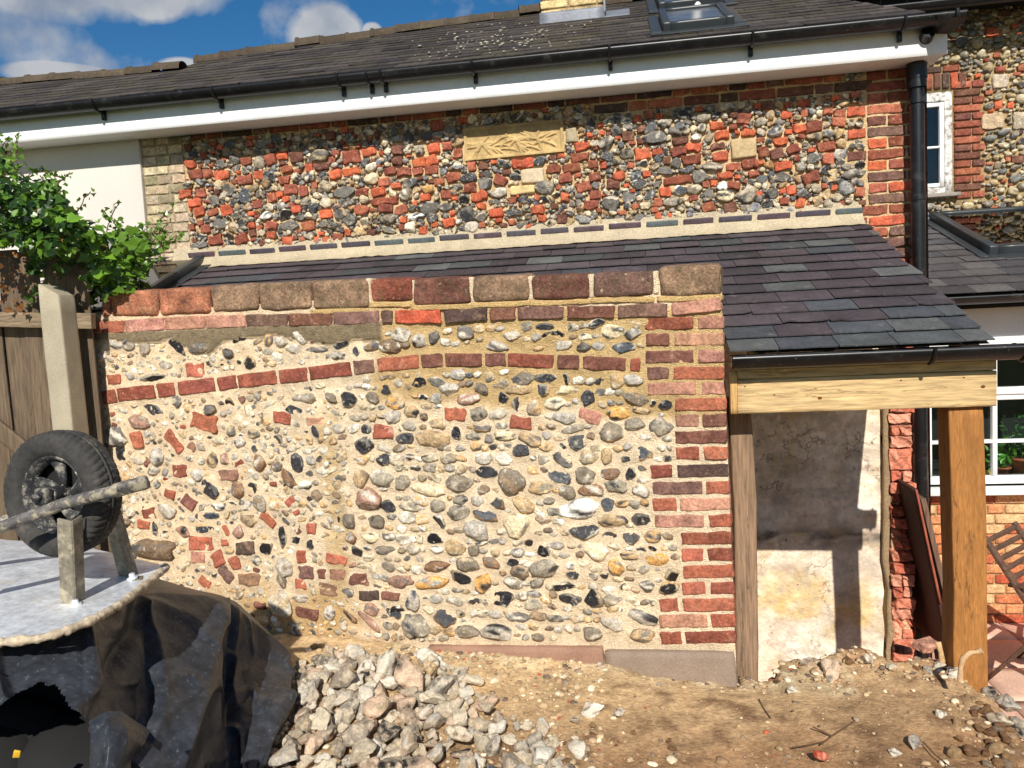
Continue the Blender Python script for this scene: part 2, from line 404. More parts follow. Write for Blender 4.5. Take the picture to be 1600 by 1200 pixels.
class Frame:
    """a wall plane: o on the plane, U along it, Nn out of it; u along, z height"""
    def __init__(s, o, U):
        s.o = np.array(o, float); s.o[2] = 0; s.U = np.array(U, float); s.U[2] = 0; s.U /= np.linalg.norm(s.U)
        s.N = np.array([s.U[1], -s.U[0], 0])
        s.B = np.stack([s.U, [0, 0, 1.0], s.N], 1)
    def uv(s, x, y):
        p = on_pl(x, y, s.o, s.N); return np.array([np.dot(p - s.o, s.U), p[2]])
    def pt(s, u, z, c=0): return s.o + s.U * u + np.array([0, 0, z]) + s.N * c
    def put(s, nb, V, Fc, u, z, c, ang, col, smooth=True):
        ca, sa = math.cos(ang), math.sin(ang)
        W = np.stack([V[:, 0] * ca - V[:, 1] * sa, V[:, 0] * sa + V[:, 1] * ca, V[:, 2]], 1)
        nb.add(W @ s.B.T + s.pt(u, z, c), Fc, col, smooth)
    def pxpoly(s, poly): return [tuple(s.uv(x, y)) for x, y in poly]
HF = Frame((0, 5.5, 0), (1, 0, 0))
_R = on_y(1140, 740, 3.68); _L = on_y(157, 550, 4.17)
GF = Frame(_R, _R - _L)

# flints ---------------------------------------------------------
CORTEX = [sr(205, 190, 160), sr(178, 158, 124), sr(150, 140, 122), sr(190, 178, 158), sr(140, 118, 92), sr(196, 160, 112), sr(168, 160, 148), sr(214, 204, 186)]
KNAP = [sr(66, 63, 60), sr(96, 91, 85), sr(46, 44, 43), sr(118, 112, 102), sr(76, 78, 82)]
def flint(w, h, d, lvl=2, lump=.17, cuts=None, dark=.3, base=None, cutcol=None, patch=.35, facet=True):
    V, Fc = ICO[lvl]
    if cuts is None: cuts = int(rng.integers(1, 5))
    r = 1 + lump * sn(V, 2.4, 4) + lump * .5 * sn(V, 5, 3) + lump * .22 * sn(V, 11, 3)
    if rng.random() < .45:
        dd = rng.normal(size=3); dd /= np.linalg.norm(dd); r = r + .3 * np.exp((V @ dd - 1) * 5)
    P = V * r[:, None]
    base = base if base is not None else CORTEX[rng.integers(len(CORTEX))] * rng.uniform(.85, 1.25)
    alt = CORTEX[rng.integers(len(CORTEX))] if rng.random() < .6 else KNAP[rng.integers(len(KNAP))]
    t = np.clip(sn(V, 3.2, 3) * 2.2 + patch * 2 - 1.0, 0, 1)[:, None]
    c = base * (1 - t) + alt * t
    c = c * (1 + .12 * sn(V, 7, 3))[:, None]
    cut = np.zeros(len(V), int) - 1
    isdark = rng.random() < dark
    for k in range(cuts + (2 if isdark else 0)):
        n = rng.normal(size=3)
        if isdark and k == 0: n = np.array([rng.normal() * .35, rng.normal() * .35 - .1, 1.0])
        n /= np.linalg.norm(n); o = rng.uniform(.15, .5) if isdark and k == 0 else rng.uniform(.6, .9)
        e = P @ n - o; hit = e > 0
        P = P - np.where(hit, e, 0)[:, None] * n
        if facet: cut[hit] = k
        if isdark and k < 2 and hit.any():
            cc = cutcol if cutcol is not None else KNAP[rng.integers(len(KNAP))]
            kk = np.clip((e + .03) / .06, 0, 1)[:, None]
            q = (1 + .35 * sn(V, 5, 3))[:, None]
            c = c * (1 - kk) + cc * q * kk
    P = P * np.array([w / 2, h / 2, d / 2])
    f = cut[Fc]; flat = (f[:, 0] >= 0) & (f[:, 0] == f[:, 1]) & (f[:, 1] == f[:, 2])
    return P, Fc, np.clip(c, .006, 1), ~flat

def pack(uv0, uv1, allowed, smin, smax, gap, asp=(.9, 1.7), rows=None, tries=4000, res=.006, fill=1.0, occ=None, shrink=.86, angsd=.25, brickp=0.0, hmul=.7):
    """fill a region with non-overlapping stones; returns (u,z,w,h,ang,isbrick), occupancy"""
    nu = int((uv1[0] - uv0[0]) / res); nz_ = int((uv1[1] - uv0[1]) / res)
    gu = uv0[0] + (np.arange(nu) + .5) * res; gz = uv0[1] + (np.arange(nz_) + .5) * res
    UU, ZZ = np.meshgrid(gu, gz, indexing='ij')
    bad = ~allowed(UU, ZZ)
    if occ is not None: bad |= occ
    stones = np.zeros_like(bad); resl = []
    for t in range(tries):
        i = rng.integers(nu); j = rng.integers(nz_)
        if bad[i, j]: continue
        u, z = gu[i], gz[j]
        if rows: z = uv0[1] + (round((z - uv0[1]) / rows - .5) + .5) * rows + rng.normal() * rows * .1
        w = rng.uniform(smin, smax) * (1.0 if rng.random() < .75 else 1.25)
        a = rng.uniform(*asp); ang = rng.normal() * angsd
        isb = rng.random() < brickp
        for k in range(9):
            h = w / a
            if rows: h = min(h, rows * 1.0)
            if w < smin * .8: break
            if isb: ang_ = ang * .35; ww, hh = w * .95, min(h, .075)
            else: ang_ = ang; ww, hh = w, h
            R = int((max(ww, hh) / 2 + gap) / res) + 2
            i0, i1, j0, j1 = i - R, i + R + 1, int((z - uv0[1]) / res) - R, int((z - uv0[1]) / res) + R + 1
            if i0 < 0 or j0 < 0 or i1 > nu or j1 > nz_: w *= shrink; continue
            du = UU[i0:i1, j0:j1] - u; dz = ZZ[i0:i1, j0:j1] - z
            x = du * math.cos(ang_) + dz * math.sin(ang_); y = -du * math.sin(ang_) + dz * math.cos(ang_)
            p = 6 if isb else 2.2
            e = (np.abs(x) / (ww / 2 + gap)) ** p + (np.abs(y) / (hh / 2 + gap)) ** p < 1
            if (bad[i0:i1, j0:j1] & e).any(): w *= shrink; continue
            e2 = (np.abs(x) / (ww / 2)) ** p + (np.abs(y) / (hh / 2)) ** p < 1
            bad[i0:i1, j0:j1] |= e2; stones[i0:i1, j0:j1] |= e2
            resl.append((u, z, ww, hh, ang_, isb)); break
    return resl, stones
def blur(a, k, it=2):
    a = a.astype(float)
    for _ in range(it):
        for ax in (0, 1):
            c = np.cumsum(np.concatenate([np.repeat(a.take([0], ax), k, ax), a, np.repeat(a.take([-1], ax), k, ax)], ax), ax)
            n = a.shape[ax]; hi = c.take(range(2 * k, 2 * k + n), ax); lo = c.take(range(0, n), ax)
            a = (hi - lo) / (2 * k)
    return a
BR = {'o2': sr(184, 112, 76), 't2': sr(156, 122, 92), 'red': sr(176, 96, 66), 'dred': sr(150, 79, 56), 'brown': sr(124, 78, 62), 'pink': sr(192, 134, 108), 'org': sr(204, 94, 50), 'purp': sr(126, 92, 78), 'dark': sr(88, 68, 60), 'bright': sr(206, 84, 46), 'pale': sr(200, 178, 142), 'tan': sr(150, 110, 84)}
for _k in BR:
    _l = BR[_k].mean(); BR[_k] = (_l + (BR[_k] - _l) * .86) * .92
def brick(fr, nb, u, z, l, h, ang=0, col='red', proud=.006, depth=.05, amp=.0018, cg=None, r=.005):
    c = BR[col] if isinstance(col, str) else col
    c = c * rng.uniform(.85, 1.12) * np.array([1, rng.uniform(.93, 1.07), rng.uniform(.93, 1.07)])
    V, Fc = rbox((l, h, depth), r, cg or CG8, amp, 55)
    cc = c * (1 + .10 * sn(V, 30, 3) + .06 * sn(V, 90, 3))[:, None]
    fr.put(nb, V, Fc, u, z, proud - depth / 2, ang, np.clip(cc, 0, 1))
def brick_px(fr, nb, x0, x1, yc, hpx, col='red', y1=None, **kw):
    a = fr.uv(x0, yc); b = fr.uv(x1, yc if y1 is None else y1); m_ = (a + b) / 2
    h = abs(fr.uv((x0 + x1) / 2, yc - hpx / 2)[1] - fr.uv((x0 + x1) / 2, yc + hpx / 2)[1])
    d = b - a
    brick(fr, nb, m_[0], m_[1], np.linalg.norm(d), h, math.atan2(d[1], d[0]), col, **kw)
    return m_[0], m_[1], np.linalg.norm(d), h, math.atan2(d[1], d[0])
BRK = []
def mark(occ, UU, ZZ, q, pad=.008, isb=True):
    u, z, l, h, a = q
    if isb: BRK.append(q)
    du = UU - u; dz = ZZ - z; x = du * math.cos(a) + dz * math.sin(a); y = -du * math.sin(a) + dz * math.cos(a)
    occ |= (np.abs(x) < l / 2 + pad) & (np.abs(y) < h / 2 + pad)

# ================================================================ garden wall
PAL = {'w': sr(236, 232, 222), 'cream': sr(222, 204, 166), 'pg': sr(186, 176, 160), 'g': sr(156, 145, 126), 'dg': sr(104, 98, 90), 'k': sr(40, 39, 41), 'bl': sr(76, 82, 92),
       't': sr(186, 158, 118), 'br': sr(136, 102, 74), 'o': sr(206, 156, 88), 'bp': sr(162, 124, 104), 'gb': sr(128, 116, 98), 'lump': sr(120, 98, 74)}
def stonecol(cd): return PAL[cd] * rng.uniform(.92, 1.08)
def crop(ox, oy, s, items): return [(ox + x / s, oy + y / s, w / s, h / s, c, (a[0] if a else 0)) for x, y, w, h, c, *a in items]
KEY = crop(600, 680, 2.7586, [(845, 315, 172, 72, 'w', 12), (862, 412, 135, 84, 'k', 18), (555, 195, 115, 95, 'gb'), (318, 203, 120, 65, 'gb'), (700, 575, 132, 82, 'g'), (508, 700, 112, 66, 'k'), (898, 705, 75, 75, 'k'), (768, 650, 130, 36, 'k', 6),
    (262, 785, 85, 65, 'k'), (580, 785, 90, 45, 'dg'), (325, 612, 95, 52, 'k', -20), (800, 708, 95, 58, 'dg'), (1245, 603, 58, 60, 'k'), (1230, 658, 95, 55, 'k', 20), (1062, 167, 48, 52, 'k'), (240, 375, 56, 58, 'k'), (222, 448, 60, 45, 'k'),
    (440, 155, 85, 52, 'dg'), (590, 68, 70, 48, 'dg'), (138, 820, 118, 95, 'g'), (355, 845, 100, 58, 'gb'), (487, 850, 135, 68, 'pg'), (900, 855, 90, 60, 'gb'), (1110, 862, 116, 56, 't'), (1110, 785, 140, 60, 'pg', -15), (985, 815, 95, 58, 'pg', -20),
    (205, 635, 140, 52, 'o', 8), (425, 635, 70, 70, 'o'), (230, 560, 115, 42, 'br', 12), (365, 560, 92, 60, 'gb'), (70, 630, 105, 52, 'bp'), (575, 392, 112, 108, 'cream'), (915, 495, 105, 80, 'cream'), (1065, 445, 80, 55, 'br'), (985, 368, 112, 58, 't'),
    (1110, 365, 75, 68, 'dg'), (1185, 535, 95, 50, 'o'), (1000, 565, 72, 58, 'o', -30), (870, 170, 100, 68, 'gb'), (970, 167, 92, 48, 'br', 10), (755, 175, 102, 70, 'pg', -15), (665, 222, 95, 62, 't'), (485, 292, 75, 48, 'br', -20), (445, 345, 115, 48, 'br', -14),
    (600, 300, 85, 60, 't', -25), (405, 410, 118, 72, 'pg'), (320, 335, 90, 62, 'g'), (305, 485, 85, 62, 't'), (835, 30, 78, 66, 'gb'), (1005, 220, 90, 52, 'g'), (685, 498, 60, 44, 'k', -25), (1160, 487, 38, 30, 'k'), (1105, 495, 50, 35, 'bl'), (555, 547, 55, 28, 'k'),
    (1135, 650, 60, 45, 'dg'), (815, 602, 60, 35, 'k'), (50, 760, 65, 55, 'k', -20), (125, 712, 70, 84, 'pg'), (190, 235, 125, 45, 'cream', -12), (235, 305, 68, 52, 'g'), (400, 283, 60, 48, 'pg'), (770, 105, 105, 60, 'cream', -20), (430, 100, 90, 52, 'pg'),
    (1115, 82, 85, 58, 't'), (960, 90, 50, 70, 't'), (620, 745, 5, 5, 'g'), (385, 500, 45, 50, 'gb'), (465, 552, 80, 45, 'br', -28), (1060, 520, 80, 32, 't'), (790, 250, 75, 62, 'gb'), (890, 235, 100, 50, 'br', -8), (965, 300, 55, 60, 'pg'), (220, 700, 5, 5, 'g')])
KEY += crop(600, 400, 2.857, [(757, 350, 90, 46, 'k'), (1068, 413, 108, 50, 'bl'), (618, 545, 100, 58, 'gb'), (727, 545, 100, 40, 'dg'), (815, 550, 33, 50, 'k'), (533, 632, 52, 52, 'k'), (595, 663, 45, 56, 'k'), (912, 637, 66, 72, 'dg'), (670, 675, 68, 74, 'g'),
    (1257, 662, 58, 42, 'k'), (1203, 656, 26, 28, 'k'), (610, 597, 105, 42, 't'), (708, 597, 65, 58, 't'), (812, 600, 105, 38, 'cream'), (425, 702, 80, 62, 'g'), (1012, 790, 95, 78, 'gb'), (1120, 750, 95, 58, 'g', 15), (1237, 762, 104, 76, 'g'),
    (218, 812, 138, 66, 't'), (860, 833, 78, 58, 'gb'), (323, 788, 44, 55, 'k'), (612, 868, 75, 46, 'dg'), (95, 812, 78, 42, 'dg'), (155, 560, 60, 42, 'k'), (570, 355, 78, 44, 'pg'), (1020, 340, 115, 70, 'cream'), (945, 300, 80, 34, 'k', 15),
    (800, 400, 75, 42, 'pg'), (890, 408, 58, 46, 'dg'), (715, 315, 78, 30, 'dg'), (500, 400, 95, 45, 'pg', -15), (365, 345, 72, 56, 'dg'), (222, 358, 44, 50, 'dg'), (75, 350, 70, 55, 'pg'), (160, 378, 62, 52, 'pg'), (38, 408, 80, 50, 'lump'), (1120, 635, 110, 55, 'gb', -20), (1145, 690, 90, 30, 't', -10),
    (1045, 700, 90, 55, 'o'), (40, 655, 76, 44, 'o'), (120, 692, 64, 50, 't'), (290, 595, 90, 50, 'pg', 10), (235, 560, 90, 38, 'pg', -15), (375, 635, 90, 50, 'bp'), (440, 595, 75, 44, 'gb', -25), (845, 770, 100, 40, 'g', 12), (652, 818, 105, 48, 't', -25), (540, 800, 100, 40, 'cream'), (250, 748, 75, 40, 't')])
KEY += crop(150, 680, 3.2, [(298, 575, 200, 92, 'lump'), (568, 272, 84, 68, 'dg', -50), (708, 272, 58, 72, 'br'), (848, 563, 60, 64, 'k'), (932, 505, 38, 94, 'k'), (820, 335, 58, 72, 'g'), (1362, 318, 116, 104, 'bp'), (125, 82, 50, 74, 'k'), (940, 655, 76, 84, 'pg'),
    (925, 728, 46, 66, 'dg'), (1010, 140, 92, 56, 'dg', -65), (958, 210, 80, 52, 'br', -50), (435, 480, 75, 48, 'bp'), (1428, 215, 110, 84, 'g'), (1530, 235, 80, 66, 'g'), (1345, 52, 82, 70, 'dg'), (1435, 125, 58, 54, 'k'), (1570, 952, 78, 104, 'g'),
    (1498, 882, 78, 58, 'k'), (1465, 358, 80, 54, 'dg'), (1266, 430, 72, 58, 'gb'), (1405, 432, 80, 60, 'gb'), (930, 845, 104, 104, 'pg'), (1322, 215, 76, 92, 't'), (1275, 512, 64, 52, 'br'), (1378, 508, 84, 48, 'cream'), (1460, 508, 64, 40, 'dg'), (1450, 576, 110, 44, 'gb'),
    (1302, 585, 56, 56, 'dg'), (1462, 660, 62, 44, 'gb'), (1520, 728, 110, 52, 'bp'), (1260, 785, 56, 42, 'dg'), (300, 105, 70, 68, 'pg'), (578, 125, 52, 60, 't'), (640, 120, 48, 48, 'bp'), (820, 140, 58, 78, 'br'), (720, 38, 55, 45, 'pg'), (792, 70, 30, 40, 'k'),
    (1000, 525, 50, 34, 'k'), (1072, 545, 38, 40, 'k'), (785, 262, 48, 48, 'dg'), (352, 380, 90, 60, 'pg', -30), (575, 402, 76, 34, 'bl'), (545, 468, 100, 40, 'bl'), (295, 468, 24, 60, 'dg'), (1025, 815, 85, 42, 'pg'), (1165, 895, 60, 56, 'pg'), (1360, 925, 130, 42, 'bp', -42),
    (1270, 905, 80, 30, 'br', -45), (710, 480, 50, 56, 'bp'), (1380, 872, 90, 50, 'bp', -20)])
KEY += crop(140, 420, 3.2, [(438, 380, 112, 52, 'k', -42), (748, 355, 74, 50, 'k'), (1250, 362, 84, 78, 'k'), (695, 420, 48, 54, 'dg'), (318, 545, 100, 40, 'k', 8), (437, 663, 50, 52, 'dg'), (1297, 650, 76, 74, 'k'), (710, 815, 42, 54, 'dg'), (1075, 650, 118, 54, 'g'),
    (1135, 403, 105, 32, 'dg'), (1022, 402, 88, 44, 'pg'), (1515, 740, 72, 62, 'pg'), (1380, 803, 45, 45, 'dg'), (1370, 885, 78, 78, 'dg'), (1525, 667, 88, 54, 't'), (1505, 390, 108, 56, 'lump'), (550, 395, 105, 42, 'dg'), (375, 482, 60, 40, 'g'), (130, 380, 70, 40, 'pg', -15), (192, 378, 50, 46, 'g'),
    (275, 405, 46, 60, 'g'), (960, 362, 56, 50, 'pg'), (1055, 345, 76, 44, 'pg', -40), (1238, 434, 76, 38, 'pg'), (1335, 412, 36, 40, 'bl'), (320, 705, 110, 40, 'dg', -20), (600, 705, 60, 44, 'dg'), (700, 668, 48, 34, 'k'), (800, 470, 60, 60, 't', 30), (1560, 330, 66, 56, 'g'), (245, 770, 120, 58, 'bp'), (140, 840, 84, 80, 'dg'),
    (1025, 705, 90, 40, 'dg', -18), (1210, 645, 60, 38, 'gb', -50), (1130, 815, 30, 50, 'dg', 20), (1415, 645, 66, 50, 'gb'), (1480, 605, 62, 48, 'dg')])
KEYB = crop(150, 680, 3.2, [(205, 20, 52, 66, 'red', 8), (390, 38, 96, 40, 'red', -48), (418, 178, 68, 52, 'dred'), (662, 200, 90, 50, 'tan'), (265, 388, 66, 52, 'dred'), (238, 448, 56, 32, 'red', -10), (465, 335, 66, 52, 'brown', -35), (370, 295, 52, 36, 'red', -15), (523, 540, 115, 60, 'red'),
    (745, 565, 92, 52, 'dark', 5), (512, 608, 68, 50, 'pink'), (610, 620, 60, 60, 'red', 30), (692, 640, 52, 56, 'red', 20), (648, 693, 80, 44, 'purp', -50), (540, 738, 60, 40, 'red', -30), (765, 722, 108, 52, 'tan'), (860, 425, 80, 34, 'bright', -38), (1075, 470, 48, 52, 'red'),
    (1200, 620, 100, 44, 'bright', -8), (1028, 608, 46, 56, 'red'), (1022, 745, 58, 44, 'bright', -5), (1050, 685, 76, 56, 'purp'), (1128, 695, 38, 44, 'brown'), (1208, 700, 80, 46, 'tan'), (1312, 720, 92, 54, 'brown'), (1160, 770, 92, 52, 'tan', -5), (1365, 802, 98, 48, 'dark'), (1475, 805, 90, 38, 'brown'),
    (1058, 890, 108, 46, 'brown', -8), (820, 850, 60, 34, 'brown'), (648, 480, 30, 48, 'bright', 5), (1435, 2, 100, 26, 'red', -4)]) + \
    crop(140, 420, 3.2, [(575, 768, 128, 70, 'red', -12), (238, 857, 54, 72, 'red', 10), (420, 862, 96, 42, 'red', -48), (962, 747, 84, 54, 'red', -6), (1130, 765, 90, 36, 'pink'), (1470, 815, 95, 60, 'red', -4), (528, 508, 94, 60, 'red'), (120, 555, 66, 40, 'red'), (1150, 343, 98, 55, 'brown')]) + \
    crop(600, 400, 2.857, [(318, 707, 96, 54, 'red', -2), (612, 743, 98, 56, 'red', -8), (918, 712, 100, 54, 'pink', -22), (18, 787, 50, 48, 'pink')])

gw = thing('garden_wall', 'rebuilt flint and brick garden wall with cream lime mortar and brick coping', 'garden wall', GF.pt(-1.7, .7, 0))
uL = GF.uv(146, 560)[0]; uR = GF.uv(1149, 1000)[0]
zB, zT = .45, GF.uv(1080, 470)[1]
print('garden wall', uL, uR, zT, GF.uv(1120, 415), GF.uv(180, 455), GF.uv(400, 985), GF.uv(650, 1003), GF.uv(1150, 1016))
nbq, nbs, nbc, nbsc, nbst = NB(), NB(), NB(), NB(), NB()
res = .006
U0, Z0 = uL - .02, zB; nU, nZ = int((uR + .02 - U0) / res), int((zT + .12 - Z0) / res)
UU, ZZ = np.meshgrid(U0 + (np.arange(nU) + .5) * res, Z0 + (np.arange(nZ) + .5) * res, indexing='ij')
occ = np.zeros_like(UU, bool)
quoin = [(505, (1008, 1083, 'dred'), (1091, 1131, 'pink')), (530, (1009, 1046, 'brown'), (1054, 1131, 'pink')), (557, (1009, 1083, 'brown'), (1092, 1132, 'pink')), (583, (1011, 1045, 'purp'), (1052, 1132, 'red')),
         (607, (1012, 1088, 'pink'), (1096, 1133, 'pink')), (632, (1055, 1135, 'red')), (657, (1055, 1093, 'pink'), (1098, 1135, 'brown')), (683, (1055, 1136, 'brown')), (708, (1056, 1093, 'red'), (1100, 1137, 'red')),
         (736, (1017, 1051, 'dred'), (1058, 1138, 'dark')), (762, (1020, 1098, 'purp'), (1103, 1140, 'red')), (788, (1020, 1057, 'red'), (1063, 1141, 'pink')), (814, (1023, 1101, 'pink'), (1107, 1143, 'red')), (841, (1065, 1144, 'dred')),
         (867, (1065, 1099, 'red'), (1106, 1145, 'dred')), (893, (1068, 1146, 'red')), (919, (1066, 1102, 'red'), (1110, 1147, 'dred')), (945, (1031, 1060, 'red'), (1067, 1148, 'red')), (970, (1031, 1105, 'pink'), (1112, 1149, 'red')), (996, (1032, 1065, 'dred'), (1071, 1150, 'dred'))]
for yc, *bs in quoin:
    for x0, x1, c in bs:
        mark(occ, UU, ZZ, brick_px(GF, nbq, x0, x1, yc + (.01 * (1100 - x0)) , 19.5, c, y1=yc + .01 * (1100 - x1) - .5, depth=.09, proud=rng.uniform(.004, .009), amp=.0026))
def interp(x, xs, ys): return float(np.interp(x, xs, ys))
scx, scy = [165, 185, 242, 340, 432, 480, 553, 620, 700, 790, 870, 1000], [622, 617, 611, 600, 589, 584, 575, 567, 562, 562, 565, 570]
for x0, x1, c in [(160, 182, 'dred'), (185, 242, 'dred'), (247, 273, 'dred'), (279, 336, 'dred'), (341, 370, 'dred'), (372, 432, 'dred'), (437, 480, 'dred'), (484, 549, 'dred'), (553, 584, 'purp'), (590, 655, 'red'), (659, 692, 'brown'),
                  (696, 753, 'brown'), (758, 790, 'brown'), (794, 865, 'dred'), (871, 905, 'brown'), (911, 978, 'brown'), (985, 1000, 'dred')]:
    mark(occ, UU, ZZ, brick_px(GF, nbst, x0, x1, interp(x0, scx, scy), 21, c, y1=interp(x1, scx, scy), proud=.008, depth=.07, amp=.0026), .016)
ssx, ssy = [160, 196, 260, 323, 387, 452, 522, 595, 619, 700, 766, 881, 960, 1043, 1127], [512, 510, 506, 503, 501, 500, 498, 495, 495, 495, 491, 488, 487, 484, 475]
for x0, x1, c in [(148, 160, 'red'), (162, 195, 'red'), (197, 257, 'pink'), (260, 321, 'pink'), (323, 385, 'pink'), (387, 450, 'purp'), (453, 520, 'brown'), (522, 593, 'purp'), (597, 613, 'purp'), (619, 689, 'bright'), (695, 762, 'dark'), (766, 806, 'brown'), (809, 881, 'purp'), (887, 960, 'brown'),
                  (966, 1043, 'purp'), (1050, 1127, 'pink')]:
    mark(occ, UU, ZZ, brick_px(GF, nbsc, x0, x1, interp(x0, ssx, ssy), 20, c, y1=interp(x1, ssx, ssy), proud=.014, depth=.22, amp=.003), .006)
# coping: big half round blocks, each a part
cop = [(158, 171, 455, 496, 'o2'), (173, 247, 453, 495, 'o2'), (249, 328, 449, 493, 'o2'), (330, 403, 444, 488, 't2'), (405, 486, 440, 486, 't2'), (488, 576, 437, 484, 't2'), (578, 646, 434, 473, 'dred'), (645, 735, 433, 478, 'brown'), (738, 828, 430, 473, 't2'),
       (830, 921, 428, 470, 'brown'), (927, 1021, 424, 466, 'purp'), (1029, 1126, 413, 464, 't2')]
top_line = []
for x0, x1, y0, y1, c in cop:
    a, b = GF.uv(x0, y0), GF.uv(x1, y0 - (x1 - x0) * .035); c0, c1 = GF.uv(x0, y1), GF.uv(x1, y1 - (x1 - x0) * .03)
    u = (a[0] + b[0]) / 2; z = (a[1] + b[1] + c0[1] + c1[1]) / 4; l = b[0] - a[0]; h = (a[1] + b[1]) / 2 - (c0[1] + c1[1]) / 2
    q = NB(); V, Fc = rbox((l, h, .30), .024, CG16, .0035, 26)
    V[:, 1] -= np.clip(np.abs(V[:, 2]) - .06, 0, 1) * .12 * (V[:, 1] > 0)
    cc = BR[c] * .86 * (1 + .16 * sn(V, 22, 3) + .08 * sn(V, 70, 3))[:, None]
    GF.put(q, V, Fc, u, z, .018 - .15, math.atan2(b[1] - a[1], b[0] - a[0]) * .8, np.clip(cc, 0, 1))
    q.build('coping_block', M_coping, gw); top_line.append((u, z + h / 2, z - h / 2)); mark(occ, UU, ZZ, (u, z, l, h, 0), .01)
# cement band under the old coping
band = GF.pxpoly([(140, 518), (600, 500), (597, 532), (560, 528), (520, 536), (470, 530), (430, 520), (400, 525), (352, 530), (330, 552), (300, 545), (270, 528), (220, 535), (180, 530), (140, 532)])
bandm = inpoly(UU, ZZ, band)
occ |= bandm & False
# hand placed stones and brick pieces
def put_stone(fr, nb, u, z, w, h, ang, base=None, lvl=3, d=None, c=0.0, dark=.25, cutcol=None, patch=.3, **kw):
    d = d or min(w, h) * rng.uniform(.55, .75)
    V, Fc, cc, sm = flint(w * 1.04, h * 1.04, d, lvl, dark=dark, base=base, cutcol=cutcol, patch=patch, **kw)
    fr.put(nb, V, Fc, u, z, c, ang, cc, sm)
for x, y, w, h, c, a in KEY:
    if w < 3: continue
    p = GF.uv(x, y); e = GF.uv(x + w / 2, y) - GF.uv(x - w / 2, y); k = np.linalg.norm(e); s = k / w
    if c == 'k' or c == 'bl': kw = dict(base=CORTEX[rng.integers(8)], dark=1.0, cutcol=stonecol(c) * .7, patch=.15)
    elif c == 'dg': kw = dict(base=stonecol(c), dark=.6, cutcol=PAL['k'] * 1.6, patch=.35)
    else: kw = dict(base=stonecol(c), dark=.08, patch=.2)
    hh = h * s
    put_stone(GF, nbs, p[0], p[1], w * s, hh, math.radians(a), lvl=3, c=rng.uniform(-.004, .004), **kw)
    mark(occ, UU, ZZ, (p[0], p[1], w * s * .86, hh * .86, math.radians(a)), .008, False)
for x, y, w, h, c, a in KEYB:
    c = 'red' if c == 'bright' else c
    p = GF.uv(x, y); s = np.linalg.norm(GF.uv(x + w / 2, y) - GF.uv(x - w / 2, y)) / w
    brick(GF, nbc, p[0], p[1], w * s, h * s, math.radians(a), c, proud=rng.uniform(.003, .01), amp=.005, r=.008)
    mark(occ, UU, ZZ, (p[0], p[1], w * s, h * s, math.radians(a)), .010)
splitu = GF.uv(545, 700)[0]
def al_r(u, z): return (u > splitu) & (z > .62) & (z < zT - .02)
def al_l(u, z): return (u <= splitu) & (z > .62) & (z < zT - .02) & (u > uL + .02)
okarea = inpoly(UU, ZZ, GF.pxpoly([(140, 532), (600, 512), (1008, 495), (1008, 615), (1050, 622), (1052, 722), (1016, 724), (1020, 826), (1060, 830), (1064, 935), (1028, 938), (1030, 1000), (560, 1003), (140, 990)]))
bad0 = occ | ~okarea | bandm
st1, m1 = pack((U0, Z0), (U0 + nU * res, Z0 + nZ * res), al_r, .040, .086, .002, asp=(1.1, 2.1), rows=.053, tries=24000, occ=bad0, angsd=.16)
st2, m2 = pack((U0, Z0), (U0 + nU * res, Z0 + nZ * res), al_l, .030, .070, .003, asp=(.95, 2.0), tries=16000, occ=bad0 | m1, angsd=.5, brickp=.0)
print('garden stones', len(st1), len(st2), len(KEY))
for u, z, w, h, a, b in st1: put_stone(GF, nbs, u, z, w * 1.14, h * 1.14, a, dark=.10, lvl=3 if w > .05 else 2, c=rng.uniform(-.009, .0))
for u, z, w, h, a, b in st2:
    if rng.random() < .05 and w > .04: brick(GF, nbc, u, z, w, h * .9, a, ['red', 'dred', 'brown', 'tan'][rng.integers(4)], proud=.004, amp=.005, r=.008)
    else: put_stone(GF, nbs, u, z, w * 1.12, h * 1.12, a, dark=.16, lvl=3 if w > .05 else 2, c=rng.uniform(-.011, -.005))
allst = m1 | m2 | occ
brk = np.zeros_like(occ)
for q_ in list(BRK): mark(brk, UU, ZZ, q_, .004, False)
# mortar surface
st_ = 2; Ug, Zg = UU[::st_, ::st_], ZZ[::st_, ::st_]
near = blur(allst, 3)[::st_, ::st_]
rgh = vnoise(np.stack([Ug.ravel(), Zg.ravel(), 0 * Ug.ravel()], 1), 7, 4).reshape(Ug.shape)
fine = vnoise(np.stack([Ug.ravel(), Zg.ravel(), 0 * Ug.ravel() + 5], 1), 40, 2).reshape(Ug.shape)
cc_ = -.011 + near * .012 + rgh * .007 + fine * .0045
bm = bandm[::st_, ::st_]
nbk = blur(brk, 2)[::st_, ::st_] > .02
cc_ = np.where(nbk, np.minimum(cc_, .001 + .0012 * fine), cc_)
cc_ = np.where(blur(bandm, 2)[::st_, ::st_] > .5, .012 + rgh * .006 + fine * .004, cc_)
basec = np.array(sr(237, 214, 180)); tanc = np.array(sr(204, 172, 118)); pinkc = np.array(sr(238, 211, 174)); greyc = np.array(sr(140, 124, 98)); ochre = np.array(sr(206, 170, 116))
P2 = proj(np.stack([GF.pt(u, z) for u, z in zip(Ug.ravel(), Zg.ravel())])).reshape(*Ug.shape, 2); X, Y = P2[..., 0], P2[..., 1]
wn = rgh * 45
ss = lambda a, b, v: np.clip((v - a) / (b - a), 0, 1) ** 2 * (3 - 2 * np.clip((v - a) / (b - a), 0, 1))
w_tan = ss(570, 600, X + wn * .3) * (1 - ss(625, 655, Y + wn * .5 - (X - 800) * .05)) * (Y > 480)
